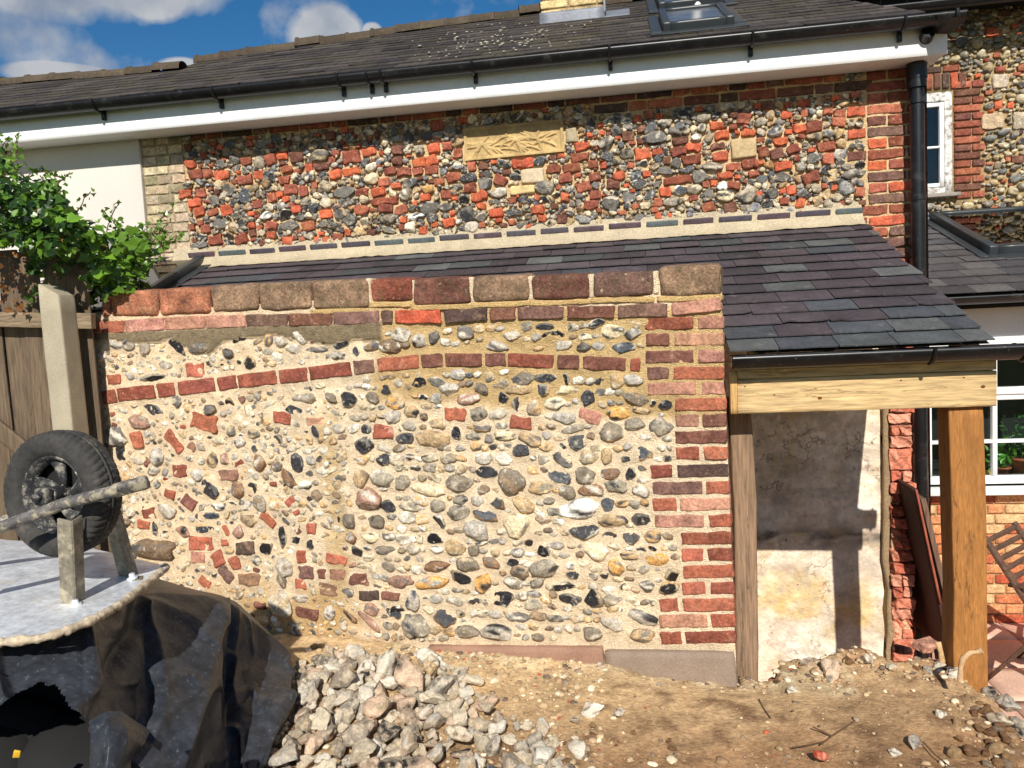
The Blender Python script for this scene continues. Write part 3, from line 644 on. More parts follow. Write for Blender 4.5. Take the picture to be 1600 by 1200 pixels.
w_tan = np.maximum(w_tan, (1 - ss(8, 26, np.abs(X + wn * .3 - (520 + (Y - 700) * .0 + 12 * np.sin(Y / 60))))) * ss(620, 680, Y) * .75)
w_och = np.clip(ss(900, 960, Y + wn * .8) * (1 - ss(500, 620, X + wn)), 0, 1)
w_pink = (1 - ss(330, 520, X + wn)) * (1 - w_och)
w_bot = ss(992, 1006, Y) * (X > 600)
colm = basec[None, None] * np.ones((*Ug.shape, 1))
for wgt, cval in ((w_pink, pinkc), (w_tan, tanc), (w_och, ochre)):
    colm = colm * (1 - wgt[..., None] * .9) + cval * wgt[..., None] * .9
colm = np.where(blur(bandm, 2)[::st_, ::st_][..., None] > .5, greyc * (1 + .25 * fine[..., None]), colm)
colm = colm * (1 + .10 * rgh[..., None] + .06 * fine[..., None])
mor = NB()
eR0, eR1 = GF.uv(1127, 420), GF.uv(1150, 1000)
uR_z = eR0[0] + (Zg.ravel() - eR0[1]) / (eR1[1] - eR0[1]) * (eR1[0] - eR0[0]) - .004
Pm = GF.o + GF.U * np.minimum(Ug.ravel(), uR_z)[:, None] + GF.N * cc_.ravel()[:, None]; Pm[:, 2] += Zg.ravel()
mor.add(Pm, gridfaces(*Ug.shape), colm.reshape(-1, 3))
# core behind the face, stepped to follow the coping
for k, (u, zt_, zb_) in enumerate(top_line):
    ua = uL if k == 0 else (top_line[k - 1][0] + u) / 2; ub = uR - .022 if k == len(top_line) - 1 else (top_line[k + 1][0] + u) / 2
    box(mor, GF.pt((ua + ub) / 2, (zB + zb_ + .035) / 2, -.135), (ub - ua + .002, .22, zb_ + .035 - zB), basec * .95, rot=np.stack([GF.U, -GF.N, [0, 0, 1]], 1), r=.001)
mo = mor.build('mortar_core', M_mortar, gw)
nbs.build('flint_facing', M_flint, gw); nbq.build('brick_quoin', M_brick, gw); nbst.build('brick_string_course', M_brick, gw)
nbsc.build('brick_course', M_brick, gw); nbc.build('brick_fragments', M_brick, gw)
# mortar beds between coping blocks
q = NB()
for k in range(len(top_line) - 1):
    if k < 5: continue
    a = top_line[k]; b = top_line[k + 1]; x = cop[k][1] + 2
    p = GF.uv((cop[k][1] + cop[k + 1][0]) / 2, (cop[k][2] + cop[k][3]) / 2)
    box(q, GF.pt(p[0], (a[1] + b[1] + a[2] + b[2]) / 4 - .004, -.13), (.03, .27, a[1] - a[2] - .014), basec * .93, rot=np.stack([GF.U, -GF.N, [0, 0, 1]], 1), r=.01, cg=CG8, amp=.002)
for k in range(5, len(top_line)):
    x0, x1, y0, y1, c = cop[k]; a = GF.uv(x0 - 3, y1 + 3.5); b = GF.uv(x1 + 3, y1 + 3.5 - (x1 - x0) * .03); d = b - a
    V, Fc = rbox((np.linalg.norm(d), .03, .24), .008, CG8, .003, 30); GF.put(q, V, Fc, (a + b)[0] / 2, (a + b)[1] / 2, -.112, math.atan2(d[1], d[0]), tanc * 1.08)
q.build('coping_mortar', M_mortar, gw)
# concrete footing in two lengths
q = NB()
for x0, x1, yt, cl in ((674, 946, 1008, sr(150, 116, 96)), (949, 1151.5, 1016, sr(140, 122, 106))):
    a, b = GF.uv(x0, yt), GF.uv(x1, yt + 2); d = b - a; zt = (a[1] + b[1]) / 2
    V, Fc = rbox((np.linalg.norm(d), .4, .25), .006, CG8, .0015, 30); GF.put(q, V, Fc, (a[0] + b[0]) / 2, zt - .2, -.10, math.atan2(d[1], d[0]), cl)
q.build('concrete_footing', M_conc, gw)

# ================================================================ main house
house = thing('brick_flint_house', 'long low house wall of flint and red brick under an old dark slate roof', 'house', (-.8, 5.5, 0))
XL, XR = -7.0, 1.87
ZT = 4.0
# flint panel
hs_, hb_, hq, hp_ = NB(), NB(), NB(), NB()
hU0, hZ0, hU1, hZ1 = -3.56, 2.78, 1.87, 3.95
nU, nZ = int((hU1 - hU0) / res), int((hZ1 - hZ0) / res)
UU, ZZ = np.meshgrid(hU0 + (np.arange(nU) + .5) * res, hZ0 + (np.arange(nZ) + .5) * res, indexing='ij')
occ = np.zeros_like(UU, bool)
def hbrick(nb, u, z, l, h, ang=0, col='red', pad=.007, **kw):
    kw.setdefault('depth', .09); brick(HF, nb, u, z, l, h, ang, col, **kw); mark(occ, UU, ZZ, (u, z, l, h, ang), pad)
# right hand quoin
k = 0; z = .05
while z < 3.97:
    left = (1.40 if k % 2 else 1.455) if z > 2.5 else 1.62
    x = XR
    off = .225 if k % 2 else .112
    xs = [XR]
    first = True
    while xs[-1] - off - .012 > left - .09:
        xs.append(xs[-1] - off - .012); off = .225 if (off < .2 or rng.random() < .3) else .112
    for i in range(len(xs) - 1):
        l = xs[i] - xs[i + 1] - .012; cx = xs[i] - l / 2
        hbrick(hq, cx, z + .03, l, .058, rng.normal() * .008, ['dred', 'dred', 'red', 'brown', 'dred', 'red', 'org', 'purp'][rng.integers(8)], proud=rng.uniform(.002, .008), amp=.003)
    z += .0705; k += 1
# brick courses under the eaves
for r_ in range(4):
    z = 3.735 + r_ * .07; x = (-3.2 if r_ else -.32) + rng.uniform(0, .1); x1 = 1.36
    while x < x1:
        l = .225 if (rng.random() < .6) else .108
        if not (-1.17 < x + l / 2 < -.36 and r_ == 0): hbrick(hq, x + l / 2, z + .03, l, .057, 0, ['dred', 'dred', 'brown', 'purp', 'dark', 'red'][rng.integers(6)], proud=.004, amp=.003)
        x += l + .012
# pale brick strip at the left end
k = 0; z = 2.80
while z < 3.95:
    x = -3.55; pat = ([.10, .10, .10], [.2, .11])[k % 2]
    for l in pat:
        l *= rng.uniform(.95, 1.05); hbrick(hp_, x + l / 2, z + .03, l, .058, 0, 'pale' if rng.random() < .8 else sr(150, 136, 110), proud=.003, amp=.002); x += l + .012
    z += .071; k += 1
# key pieces from the photograph
def hk(ox, oy, s, items, nb, stone=False):
    for x, y, w, h, c, *a in items:
        px, py, pw, ph = ox + x / s, oy + y / s, w / s, h / s; p = HF.uv(px, py); sc = np.linalg.norm(HF.uv(px + pw / 2, py) - HF.uv(px - pw / 2, py)) / pw
        hpz = abs(HF.uv(px, py - ph / 2)[1] - HF.uv(px, py + ph / 2)[1])
        ang = math.radians((a[0] if a else 3))
        if not stone: hbrick(nb, p[0], p[1], pw * sc, hpz, ang, c, proud=rng.uniform(.012, .022), amp=.007, r=.011, pad=.005)
        else:
            kw = dict(base=stonecol(c), dark=1.0 if c in ('k', 'bl') else .3, cutcol=PAL['dg'] if c in ('k', 'bl') else None, patch=.4)
            put_stone(HF, hs_, p[0], p[1], pw * sc, hpz, ang, lvl=3, c=.012, **kw); mark(occ, UU, ZZ, (p[0], p[1], pw * sc * .86, hpz * .86, ang), .004)
hk(0, 0, 3, [(895, 770, 45, 35, 'org'), (920, 817, 60, 42, 'dred'), (975, 815, 42, 42, 'red'), (1040, 820, 65, 45, 'org'), (870, 910, 62, 38, 'org'), (943, 905, 45, 42, 'red'), (915, 952, 62, 35, 'org'), (933, 992, 50, 45, 'org', 12), (1065, 985, 52, 50, 'org', 20), (1150, 843, 72, 45, 'dred'),
    (1270, 750, 50, 50, 'dred', 15), (1325, 728, 50, 40, 'org'), (1390, 735, 62, 48, 'brown'), (1365, 887, 60, 48, 'dred'), (1425, 895, 36, 50, 'dred', 10), (1275, 928, 42, 42, 'red'), (1010, 1125, 66, 44, 'dred'), (1133, 1122, 60, 42, 'dred', 15), (1448, 1060, 60, 42, 'red'), (1275, 1055, 56, 36, 'red', -10), (1335, 845, 52, 40, 'red'),
    (1345, 795, 56, 32, 'red'), (1155, 755, 50, 38, 'dred')], hb_)
hk(400, 0, 3, [(450, 735, 80, 60, 'dred'), (530, 712, 62, 34, 'org'), (835, 695, 55, 45, 'org'), (897, 687, 42, 42, 'red'), (766, 760, 66, 42, 'org', 8), (826, 752, 48, 48, 'org', 12), (760, 805, 50, 38, 'red'), (822, 797, 64, 40, 'dred'), (628, 803, 56, 40, 'dred'), (694, 805, 68, 42, 'dred'), (448, 803, 82, 38, 'org'),
    (372, 818, 56, 42, 'org'), (598, 853, 56, 40, 'red'), (575, 900, 68, 40, 'org', 6), (498, 900, 58, 36, 'dred'), (605, 942, 130, 32, 'dred'), (610, 975, 66, 36, 'dred', -6), (683, 983, 62, 40, 'dred'), (495, 985, 64, 40, 'red'), (328, 1003, 62, 42, 'org'), (1252, 768, 96, 40, 'org'), (1012, 775, 40, 52, 'red'),
    (925, 832, 62, 44, 'red', 10), (1005, 882, 60, 44, 'dred'), (1046, 920, 72, 44, 'org', 6), (1145, 845, 62, 46, 'dred', -25), (1127, 998, 68, 40, 'org', 4), (1322, 985, 60, 38, 'org'), (1395, 792, 66, 42, 'dred'), (1480, 788, 80, 40, 'dred'), (1450, 836, 60, 42, 'dred'), (1448, 927, 38, 42, 'red'), (785, 1083, 40, 36, 'org'),
    (950, 722, 36, 46, 'red'), (665, 705, 50, 42, 'brown'), (305, 783, 62, 34, 'brown'), (893, 912, 44, 38, 'dred')], hb_)
hk(800, 0, 3, [(328, 685, 70, 38, 'org'), (320, 737, 86, 40, 'dred'), (612, 722, 72, 50, 'org'), (390, 832, 56, 44, 'dred', 8), (333, 875, 72, 46, 'red', 5), (388, 915, 56, 42, 'dred'), (372, 962, 66, 38, 'dred'), (475, 865, 66, 42, 'brown', -8), (777, 845, 132, 40, 'dred', 3), (718, 902, 52, 40, 'org'), (985, 635, 66, 42, 'org', 8),
    (978, 735, 70, 44, 'org'), (968, 685, 70, 34, 'brown'), (855, 692, 76, 38, 'org', -8), (780, 712, 66, 42, 'dred', 12), (840, 748, 90, 44, 'dred', 5), (960, 588, 64, 34, 'org'), (1258, 665, 70, 36, 'org', 3), (1270, 778, 80, 40, 'org', 6), (1320, 700, 62, 44, 'dred', 20), (1345, 602, 56, 38, 'org'), (1415, 595, 80, 48, 'dred', 8),
    (1240, 722, 68, 46, 'brown', 10), (1400, 832, 80, 50, 'dred', 15), (1175, 713, 50, 48, 'dred', 15), (1115, 772, 72, 44, 'dred'), (1035, 780, 70, 36, 'red'), (1110, 625, 70, 30, 'org', -4), (1040, 868, 66, 34, 'dred', -12), (998, 825, 76, 34, 'org'), (1350, 955, 44, 44, 'org', -20), (503, 823, 50, 34, 'org'), (248, 928, 40, 40, 'org'), (122, 985, 64, 38, 'org'), (1475, 688, 80, 42, 'dred', 4),
    (50, 768, 96, 40, 'org'), (440, 610, 5, 5, 'red'), (790, 660, 74, 36, 'brown')], hb_)
hk(400, 0, 3, [(298, 728, 84, 56, 'dg'), (412, 902, 96, 54, 'bl'), (722, 858, 74, 44, 'bl'), (770, 705, 48, 48, 'g'), (1000, 832, 74, 46, 'g'), (1352, 880, 92, 62, 'g'), (1075, 860, 66, 60, 'gb'), (994, 1005, 72, 72, 'dg'), (808, 975, 96, 60, 'k'), (705, 912, 60, 66, 'gb'), (625, 1028, 80, 46, 'gb'), (395, 1005, 56, 52, 't'),
    (438, 1030, 60, 56, 'bl'), (165, 1055, 90, 46, 'gb'), (210, 1022, 46, 30, 'bl'), (755, 1012, 72, 34, 'w', 12), (972, 932, 50, 50, 'g'), (545, 838, 66, 52, 'cream'), (1145, 905, 84, 48, 'pg'), (1212, 995, 66, 50, 'pg'), (890, 970, 60, 42, 'dg'), (1015, 1065, 60, 50, 'pg'), (622, 1080, 76, 34, 'dg', -12), (50, 1012, 66, 36, 'w', 10),
    (825, 1020, 60, 40, 'br'), (812, 885, 62, 40, 'o')], hs_, True)
hk(800, 0, 3, [(445, 672, 72, 60, 'dg'), (538, 722, 68, 50, 'gb'), (600, 860, 72, 48, 'w'), (465, 955, 88, 66, 'k'), (755, 945, 86, 50, 'g'), (880, 828, 66, 62, 'dg'), (985, 878, 52, 46, 'w'), (1000, 920, 90, 56, 'cream'), (1268, 832, 76, 46, 'bl'), (1220, 905, 64, 50, 'bl'), (1410, 745, 56, 52, 'bl'), (1235, 618, 82, 52, 'pg'),
    (1360, 658, 5, 5, 'g'), (770, 765, 50, 50, 'bl'), (865, 645, 50, 36, 'w'), (900, 550, 62, 42, 'g'), (892, 600, 42, 42, 'dg'), (1160, 575, 56, 40, 'g'), (1425, 885, 46, 46, 'g'), (1475, 628, 60, 40, 'g'), (790, 892, 56, 44, 'w'), (940, 785, 90, 46, 'gb', -8), (720, 803, 76, 36, 'k', -5), (665, 650, 110, 60, 'k'), (855, 888, 74, 46, 'gb')], hs_, True)
# pale blocks
blocks = [(832, 275, 36, 22, sr(205, 186, 156)), (817, 297, 38, 13, sr(214, 190, 136)), (1162, 232, 40, 30, sr(190, 165, 125)), (893, 212, 18, 22, sr(170, 155, 128))]
for x, y, w, h, c in blocks:
    q = NB()
    p = HF.uv(x, y); s = (HF.uv(x + w / 2, y) - HF.uv(x - w / 2, y))[0] / w; hz = abs(HF.uv(x, y - h / 2)[1] - HF.uv(x, y + h / 2)[1])
    V, Fc = rbox((w * s, hz, .08), .012, CG8, .004, 30); HF.put(q, V, Fc, p[0], p[1], -.02, .03, c); mark(occ, UU, ZZ, (p[0], p[1], w * s, hz, 0), .006); q.build('pale_stone_block', M_stone, house)
# carved plaque
p0, p1 = HF.uv(726, 221), HF.uv(881, 219); pc = (p0 + p1) / 2; pw = p1[0] - p0[0]; ph_ = .215
nu, nv = 150, 50; a, b = np.meshgrid(np.linspace(-.5, .5, nu), np.linspace(-.5, .5, nv), indexing='ij')
pu, pv = a * pw, b * ph_; rel = np.zeros_like(pu)
def strokerel(x0, y0, ang, L, wd, curl):
    global rel
    for t in np.linspace(0, 1, 26):
        an = ang + curl * t; x = x0 + L * t * math.cos(ang + curl * t * .5); y = y0 + L * t * math.sin(ang + curl * t * .5)
        w_ = wd * math.sin(math.pi * min(1, .15 + t * .85)) + .002
        rel = np.maximum(rel, .016 * np.exp(-(((pu - x) ** 2 + (pv - y) ** 2) / w_ ** 2)))
for x0, s_ in ((-.22, 1), (.02, 1), (.16, 1)):
    for i in range(11): strokerel(x0, -.01 + rng.normal() * .008, rng.choice([0, math.pi]) + rng.normal() * .55, .07 + .08 * rng.random(), .0065, rng.normal() * .9)
for i in range(9): strokerel(-.25 + i * .055, -.05 + .01 * (i % 3), .5 + rng.normal() * .3, .12, .006, -.8 + rng.normal() * .4)
rel += vnoise(np.stack([pu.ravel(), pv.ravel(), 0 * pu.ravel()], 1), 30, 3).reshape(pu.shape) * .002
edge = (np.abs(a) > .47) | (np.abs(b) > .42); rel = np.where(edge, .014, rel)
cbase = sr(190, 162, 112)[None, None] * (1 - .25 * np.clip(ss(-.1, .5, b), 0, 1))[..., None] * np.ones((nu, nv, 1))
q = NB(); V = np.stack([pu.ravel(), pv.ravel(), rel.ravel()], 1); HF.put(q, V, gridfaces(nu, nv), pc[0], pc[1], .008, .012, cbase.reshape(-1, 3))
V, Fc = rbox((pw, ph_, .08), .004); HF.put(q, V, Fc, pc[0], pc[1], -.034, .012, sr(200, 172, 118))
q.build('carved_stone_plaque', M_stone, house); mark(occ, UU, ZZ, (pc[0], pc[1], pw, ph_, 0), .008)
okh = (UU > -3.25) & (UU < 1.50) & (ZZ > 2.90) & (ZZ < 3.93)
badh = occ | ~okh
sta, ma = pack((hU0, hZ0), (hU1, hZ1), lambda u, z: (z > 3.0), .046, .090, .002, asp=(1.0, 1.7), tries=16000, occ=badh, angsd=.5, brickp=.32)
badh2 = badh | ma
stb, mb = pack((hU0, hZ0), (hU1, hZ1), lambda u, z: z > 2.9, .026, .050, .001, asp=(1.0, 1.5), tries=40000, occ=badh2, angsd=.6, brickp=.03)
print('house stones', len(sta), len(stb))
hcols = [sr(194, 176, 144), sr(170, 156, 134), sr(140, 138, 134), sr(210, 192, 158), sr(120, 112, 104), sr(188, 158, 112), sr(160, 140, 108), sr(216, 202, 174), sr(164, 124, 80), sr(130, 130, 134)]
for u, z, w, h, a, b in sta + stb:
    if b: brick(HF, hb_, u, z, w, h, a * .5, ['org', 'org', 'red', 'dred', 'brown'][rng.integers(5)], proud=rng.uniform(.012, .022), depth=.08, amp=.005, r=.008)
    else: put_stone(HF, hs_, u, z, w * 1.2, h * 1.2, a, base=hcols[rng.integers(len(hcols))] * rng.uniform(.8, 1.1), lvl=2 if w < .05 else 3, d=min(w, h) * 1.05, c=rng.uniform(-.002, .012), dark=.34, patch=.5, lump=.22, cuts=int(rng.integers(3, 8)))
mm = ma | mb | occ; Ug, Zg = UU[::3, ::3], ZZ[::3, ::3]; near = blur(mm, 3)[::3, ::3]
fine = vnoise(np.stack([Ug.ravel(), Zg.ravel(), 0 * Ug.ravel() + 3], 1), 22, 3).reshape(Ug.shape)
cc_ = -.020 + near * .014 + fine * .008
hm = NB(); V = np.stack([Ug.ravel(), Zg.ravel(), cc_.ravel()], 1)
colh = np.array(sr(226, 196, 150)) * (1 + .12 * fine.ravel()[:, None]); dk = (Ug.ravel() < -3.22)[:, None]
colh = np.where(dk, sr(176, 160, 132), colh)
HF.put(hm, V, gridfaces(*Ug.shape), 0, 0, 0, 0, colh)
# the solid wall behind it
box(hm, (-.6, 5.68, 2.02), (4.94, .30, 3.96), sr(220, 190, 150), r=.002)
box(hm, (-5.35, 5.68, 2.02), (4.5, .30, 3.96), sr(220, 190, 150), r=.002)
hm.build('wall_mortar', M_mortar, house)
hs_.build('flint_facing', M_flint, house); hb_.build('brick_fragments', M_brick, house); hq.build('red_brickwork', M_brick, house); hp_.build('pale_brick_strip', M_brick, house)
# rendered left part, proud by a few mm
q = NB(); box(q, (-5.555, 5.50, 2.1), (4.0, .056, 3.72), r=.006, cg=CG8); q.build('render_panel', M_render, house)
# lower plaster wall (inside the lean-to)
nu, nv = 120, 130; a, b = np.meshgrid(np.linspace(-3.4, 1.475, nu), np.linspace(-.1, 2.55, nv), indexing='ij')
Pn = np.stack([a.ravel(), b.ravel(), 0 * a.ravel()], 1); rg = vnoise(Pn, 2.2, 4); rg2 = vnoise(Pn + 9, 9, 3)
edge_ = np.where(a.ravel() > 1.43, rg2 * .03, 0)
q = NB(); V = Pn + np.stack([edge_, 0 * rg, .40 + rg * .012 + rg2 * .004], 1); 
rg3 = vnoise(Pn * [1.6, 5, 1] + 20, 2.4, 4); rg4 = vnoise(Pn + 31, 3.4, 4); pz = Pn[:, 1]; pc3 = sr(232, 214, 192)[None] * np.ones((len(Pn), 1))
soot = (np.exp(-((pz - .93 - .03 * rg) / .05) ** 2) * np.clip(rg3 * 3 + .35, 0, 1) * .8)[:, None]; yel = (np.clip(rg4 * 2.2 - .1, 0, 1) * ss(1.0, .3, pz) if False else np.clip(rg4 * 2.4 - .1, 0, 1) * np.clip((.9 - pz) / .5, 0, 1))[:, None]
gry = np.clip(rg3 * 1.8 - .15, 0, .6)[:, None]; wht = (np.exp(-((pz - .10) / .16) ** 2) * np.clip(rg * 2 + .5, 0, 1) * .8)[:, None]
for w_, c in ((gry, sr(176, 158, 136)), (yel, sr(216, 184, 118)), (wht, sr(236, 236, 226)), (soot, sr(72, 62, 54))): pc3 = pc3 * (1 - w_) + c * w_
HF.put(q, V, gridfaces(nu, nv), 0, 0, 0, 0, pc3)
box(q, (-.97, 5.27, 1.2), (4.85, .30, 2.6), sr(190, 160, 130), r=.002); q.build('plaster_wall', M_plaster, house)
# broken brick stub sticking out beside the plaster
q = NB(); z = -.05; xl, xr_ = on_y(1393, 800, 5.02)[0], on_y(1428, 800, 5.02)[0]; k = 0
while z < 2.45:
    h = rng.choice([.068, .072, .14]); yf = 5.02 + rng.uniform(-.025, .05); w = (xr_ - xl) * rng.uniform(.90, 1.04)
    parts_ = [(0, w)] if h > .1 or rng.random() < .55 else [(-w * .27, w * .44), (w * .24, w * .46)]
    for ox_, w2 in parts_:
        V, Fc = rbox((w2, .40, h - .010), .006, CG16, .006, 26); t_ = np.abs(np.sin(V[:, 0] * rng.uniform(20, 60) + V[:, 2] * rng.uniform(30, 70) + rng.uniform(0, 6))); V[:, 1] += np.where(V[:, 1] < -.15, t_ * .018 * rng.uniform(.3, 1.2), 0); V = V + np.stack([sn(V, 90), sn(V, 90), sn(V, 90)], 1) * .003
        c = [sr(204, 126, 100), sr(192, 112, 88), sr(212, 146, 120), sr(182, 100, 78)][rng.integers(4)] * (1 + .15 * sn(V, 30))[:, None]
        box_c = np.array([(xl + xr_) / 2 + ox_ + rng.normal() * .003, yf + .19, z + h / 2]); q.add(V @ rotz(rng.normal() * .04).T + box_c, Fc, c, False)
    z += h
box(q, ((xl + xr_) / 2, 5.30, 1.2), ((xr_ - xl) * .86, .46, 2.5), sr(206, 170, 136), r=.01, cg=CG16, amp=.004)
q.build('broken_brick_stub', M_brickraw, house)
q = NB(); box(q, (xl - .012, 5.10, 1.2), (.03, .10, 2.5), sr(176, 150, 116), r=.012, cg=CG16, amp=.013, freq=26); q.build('torn_plaster_edge', M_mortar, house)

# fascia, soffit, gutter
q = NB()
zf = 3.835
box(q, ((XL + 1.905) / 2, 5.245, zf + .105), (1.905 - XL, .022, .21), r=.003); q.build('fascia_board', M_fascia, house)
q = NB(); box(q, ((XL + 1.90) / 2, 5.37, zf + .012), (1.90 - XL, .228, .012), r=.002); q.build('soffit_board', M_white, house)
def gutter(nb, x0, x1, y, z, r, slope=0, n=2):
    an = np.linspace(math.pi * .98, math.pi * 2.02, 14); prof = [(y + r * math.cos(t), z + r * math.sin(t)) for t in an] + [(y + (r - .004) * math.cos(t), z + (r - .004) * math.sin(t)) for t in an[::-1]]
    V = []; xs = np.linspace(x0, x1, 12)
    for x in xs: V += [(x, a, b) for a, b in prof]
    m_ = len(prof); Fc = [[i * m_ + j, i * m_ + (j + 1) % m_, (i + 1) * m_ + (j + 1) % m_, (i + 1) * m_ + j] for i in range(11) for j in range(m_)]
    nb.add(np.array(V), np.array(Fc), (.02, .02, .02), True)
    for x, s in ((x0, -1), (x1, 1)):
        c = [(x + s * .003, y + r * math.cos(t), z + r * math.sin(t)) for t in an]; c2 = [(x - s * .003, *v[1:]) for v in c]; n_ = len(c)
        nb.add(np.array(c + c2), [np.array([list(range(n_))]), np.array([list(range(n_, 2 * n_))[::-1]])], (.02, .02, .02), False)
q = NB(); gz = 4.035; gy = 5.162; gutter(q, XL, 1.965, gy, gz, .061)
g_ = q.build('gutter', M_black, house)
g_ = g_; px_br = [(146, 175), (333, 155), (528, 138), (573, 133), (595, 130), (738, 118), (953, 98), (1177, 78), (1415, 50)]
for x, y in px_br:
    q = NB(); X_ = on_y(x, y, 5.11)[0]
    an = np.linspace(math.pi * .97, math.pi * 2.03, 12); tube(q, [(X_, gy + .066 * math.cos(t), gz + .066 * math.sin(t)) for t in an], .009, (.02, .02, .02), 6)
    box(q, (X_, 5.222, gz - .06), (.026, .03, .10), r=.004); q.build('gutter_bracket', M_black, g_)
for x in (1495,): 
    q = NB(); X_ = on_y(x, 35, 5.11)[0]; an = np.linspace(math.pi * .95, math.pi * 2.05, 14); tube(q, [(X_, gy + .066 * math.cos(t), gz + .066 * math.sin(t)) for t in an], .012, (.02, .02, .02), 6)
q.build('gutter_bracket', M_black, g_)

# slates ---------------------------------------------------------
def slates(nb, x0, x1, P0, P1, n, wid, cols, keep, xstart=0, th=.006, lift=.012, jit=.003, wj=.12, clipx=None, rowcols={}):
    """rows of slates from P0=(y,z) eave up to P1=(y,z)"""
    P0, P1 = np.array(P0), np.array(P1); sl = P1 - P0; L = np.linalg.norm(sl); sl /= L; nr = np.array([-sl[1], sl[0]]); ex = L / n
    for r in range(n):
        x = x0 - rng.uniform(0, wid) + (r % 2) * wid * .5
        while x < x1:
            w = wid * rng.uniform(1 - wj, 1 + wj); a, b = x, x + w - .003; x += w
            yc = P0[0] + sl[0] * ex * (r + .5)
            if clipx: 
                lo, hi = clipx(yc); a = max(a, lo); b = min(b, hi)
            a = max(a, x0); b = min(b, x1)
            if b - a < .03 or not keep((a + b) / 2, yc): continue
            t0 = r * ex + rng.normal() * jit; t1 = (r + 1) * ex + .06
            bx_ = np.linspace(a, b, 7); bt = t0 + rng.normal(size=7) * .0016
            if rng.random() < .15: bt[0 if rng.random() < .5 else 6] += rng.uniform(.006, .02)
            if rng.random() < .06: k = rng.integers(1, 6); bt[k] += rng.uniform(.006, .012)
            lf = lift + rng.normal() * .0012
            pts = [(X_, t_, lf + th) for X_, t_ in zip(bx_, bt)] + [(b, t1, th * .2 + .002), (a, t1, th * .2 + .002)]
            top = np.array([(X_, *(P0 + sl * t_ + nr * c_)) for X_, t_, c_ in pts]); bot = np.array([(X_, *(P0 + sl * t_ + nr * (c_ - th))) for X_, t_, c_ in pts])
            m_ = 9; V = np.concatenate([top, bot]); side = [[i, i + m_, (i + 1) % m_ + m_, (i + 1) % m_] for i in range(m_)]
            c = cols[rowcols[r][rng.integers(len(rowcols[r]))] if r in rowcols else rng.integers(len(cols))] * rng.uniform(.8, 1.22)
            nb.add(V, [np.array([list(range(m_))]), np.array([list(range(m_, 2 * m_))[::-1]]), np.array(side)], c, False)

pit = math.tan(math.radians(27)); E0 = np.array([5.15, 4.05])
def roofpt(x, y): return on_pl(x, y, (0, 5.15, 4.05), (0, -pit, 1))
rl = [roofpt(*p) for p in ((-200, 150), (0, 133), (288, 110), (310, 96), (600, 55), (840, 22))]
print('ridge', [tuple(np.round(v, 2)) for v in rl])
def ridgeY(x):
    if x < rl[2][0] - .05: return float(np.interp(x, [rl[1][0], rl[2][0]], [rl[1][1], rl[2][1]]))
    return float(np.interp(x, [rl[3][0], rl[5][0], 2], [rl[3][1], rl[5][1], rl[5][1] + .25]))
h0, h1 = roofpt(1490, 27), roofpt(1307, 0)
def hipX(y): return h0[0] + (h1[0] - h0[0]) * (y - h0[1]) / (h1[1] - h0[1])
q = NB(); oldc = [sr(92, 84, 78), sr(82, 76, 72), sr(98, 92, 84), sr(76, 70, 68), sr(88, 82, 70)]
slates(q, XL, 1.95, (5.15, 4.05), (7.4, 4.05 + 2.25 * pit), 20, .22, [c * np.array([.60, .585, .60]) for c in oldc], lambda x, y: y < ridgeY(x) + .03 and x < hipX(y) + .12, clipx=lambda y: (XL, hipX(y)), jit=.004, lift=.007)
V = []; xs = np.linspace(XL, 1.9, 60)
for x in xs:
    yr = ridgeY(x); x2 = min(x, 9)
    for t in np.linspace(0, 1, 6):
        yy = 5.15 + (yr - 5.15) * t; V.append((min(x, hipX(yy) - .01), yy, 4.05 + (yy - 5.15) * pit - .004))
    V.append((min(x, hipX(yr) - .01), yr + 1.6, 4.05 + (yr - 5.15) * pit - .9))
V = np.array(V); q.add(V, gridfaces(60, 7), oldc[3] * .6, False)
roof = q.build('slate_roof', M_slate_old, house)
# hip end slope
q = NB(); V = np.array([(h0[0], h0[1], h0[2]), (hipX(7.2), 7.2, 4.05 + 2.05 * pit), (h0[0] + .05, 9.0, 3.95), (h0[0] + .08, h0[1], 3.95)]); q.add(V, np.array([[0, 1, 2, 3]]), oldc[1] * .6, False)
q.add(np.array([(1.86, 5.45, 0), (1.86, 9, 0), (1.86, 9, 3.95), (1.86, 5.45, 3.95)]), np.array([[0, 1, 2, 3]]), oldc[1], False)
q.build('hip_slope', M_slate_old, roof)
# ridge tiles
M_ridge = mat('ridge_tile', rough=.9, mot=(6, .2), mot2=(40, .25), bump=(50, .4, .003), spec=.2, stain=[(9, .55, .7, sr(104, 98, 66), .5)])
def ridge(nb, a, b, n, r=.07):
    a, b = np.array(a), np.array(b)
    for i in range(n):
        p, e = a + (b - a) * i / n, a + (b - a) * (i + .985) / n; d = (e - p) / np.linalg.norm(e - p); s = np.cross(d, [0, 0, 1]); s /= np.linalg.norm(s); V = []; an = np.linspace(-.15, math.pi + .15, 10); jz = rng.normal() * .006
        prof = [(0, r * 1.14), (.022, r * 1.14), (.03, r), (1, r)]; Ln = np.linalg.norm(e - p)
        for (t, rr) in prof:
            c = p + d * (t * Ln if t in (0, 1) else t) + np.array([0, 0, jz])
            V += [c + s * math.cos(x) * rr + np.array([0, 0, 1]) * (math.sin(x) * rr) for x in an]
        nb.add(np.array(V), gridfaces(4, 10), sr(98, 86, 72) * rng.uniform(.55, .8), True)
q = NB(); ridge(q, rl[0], rl[2], 13, .06); ridge(q, rl[3] + [-.02, 0, -.02], rl[5] + [.05, 0, 0], 14); ridge(q, rl[5], rl[5] + np.array([2.4, .2, .1]), 6)
q.build('ridge_tiles', M_ridge, roof)
q = NB()
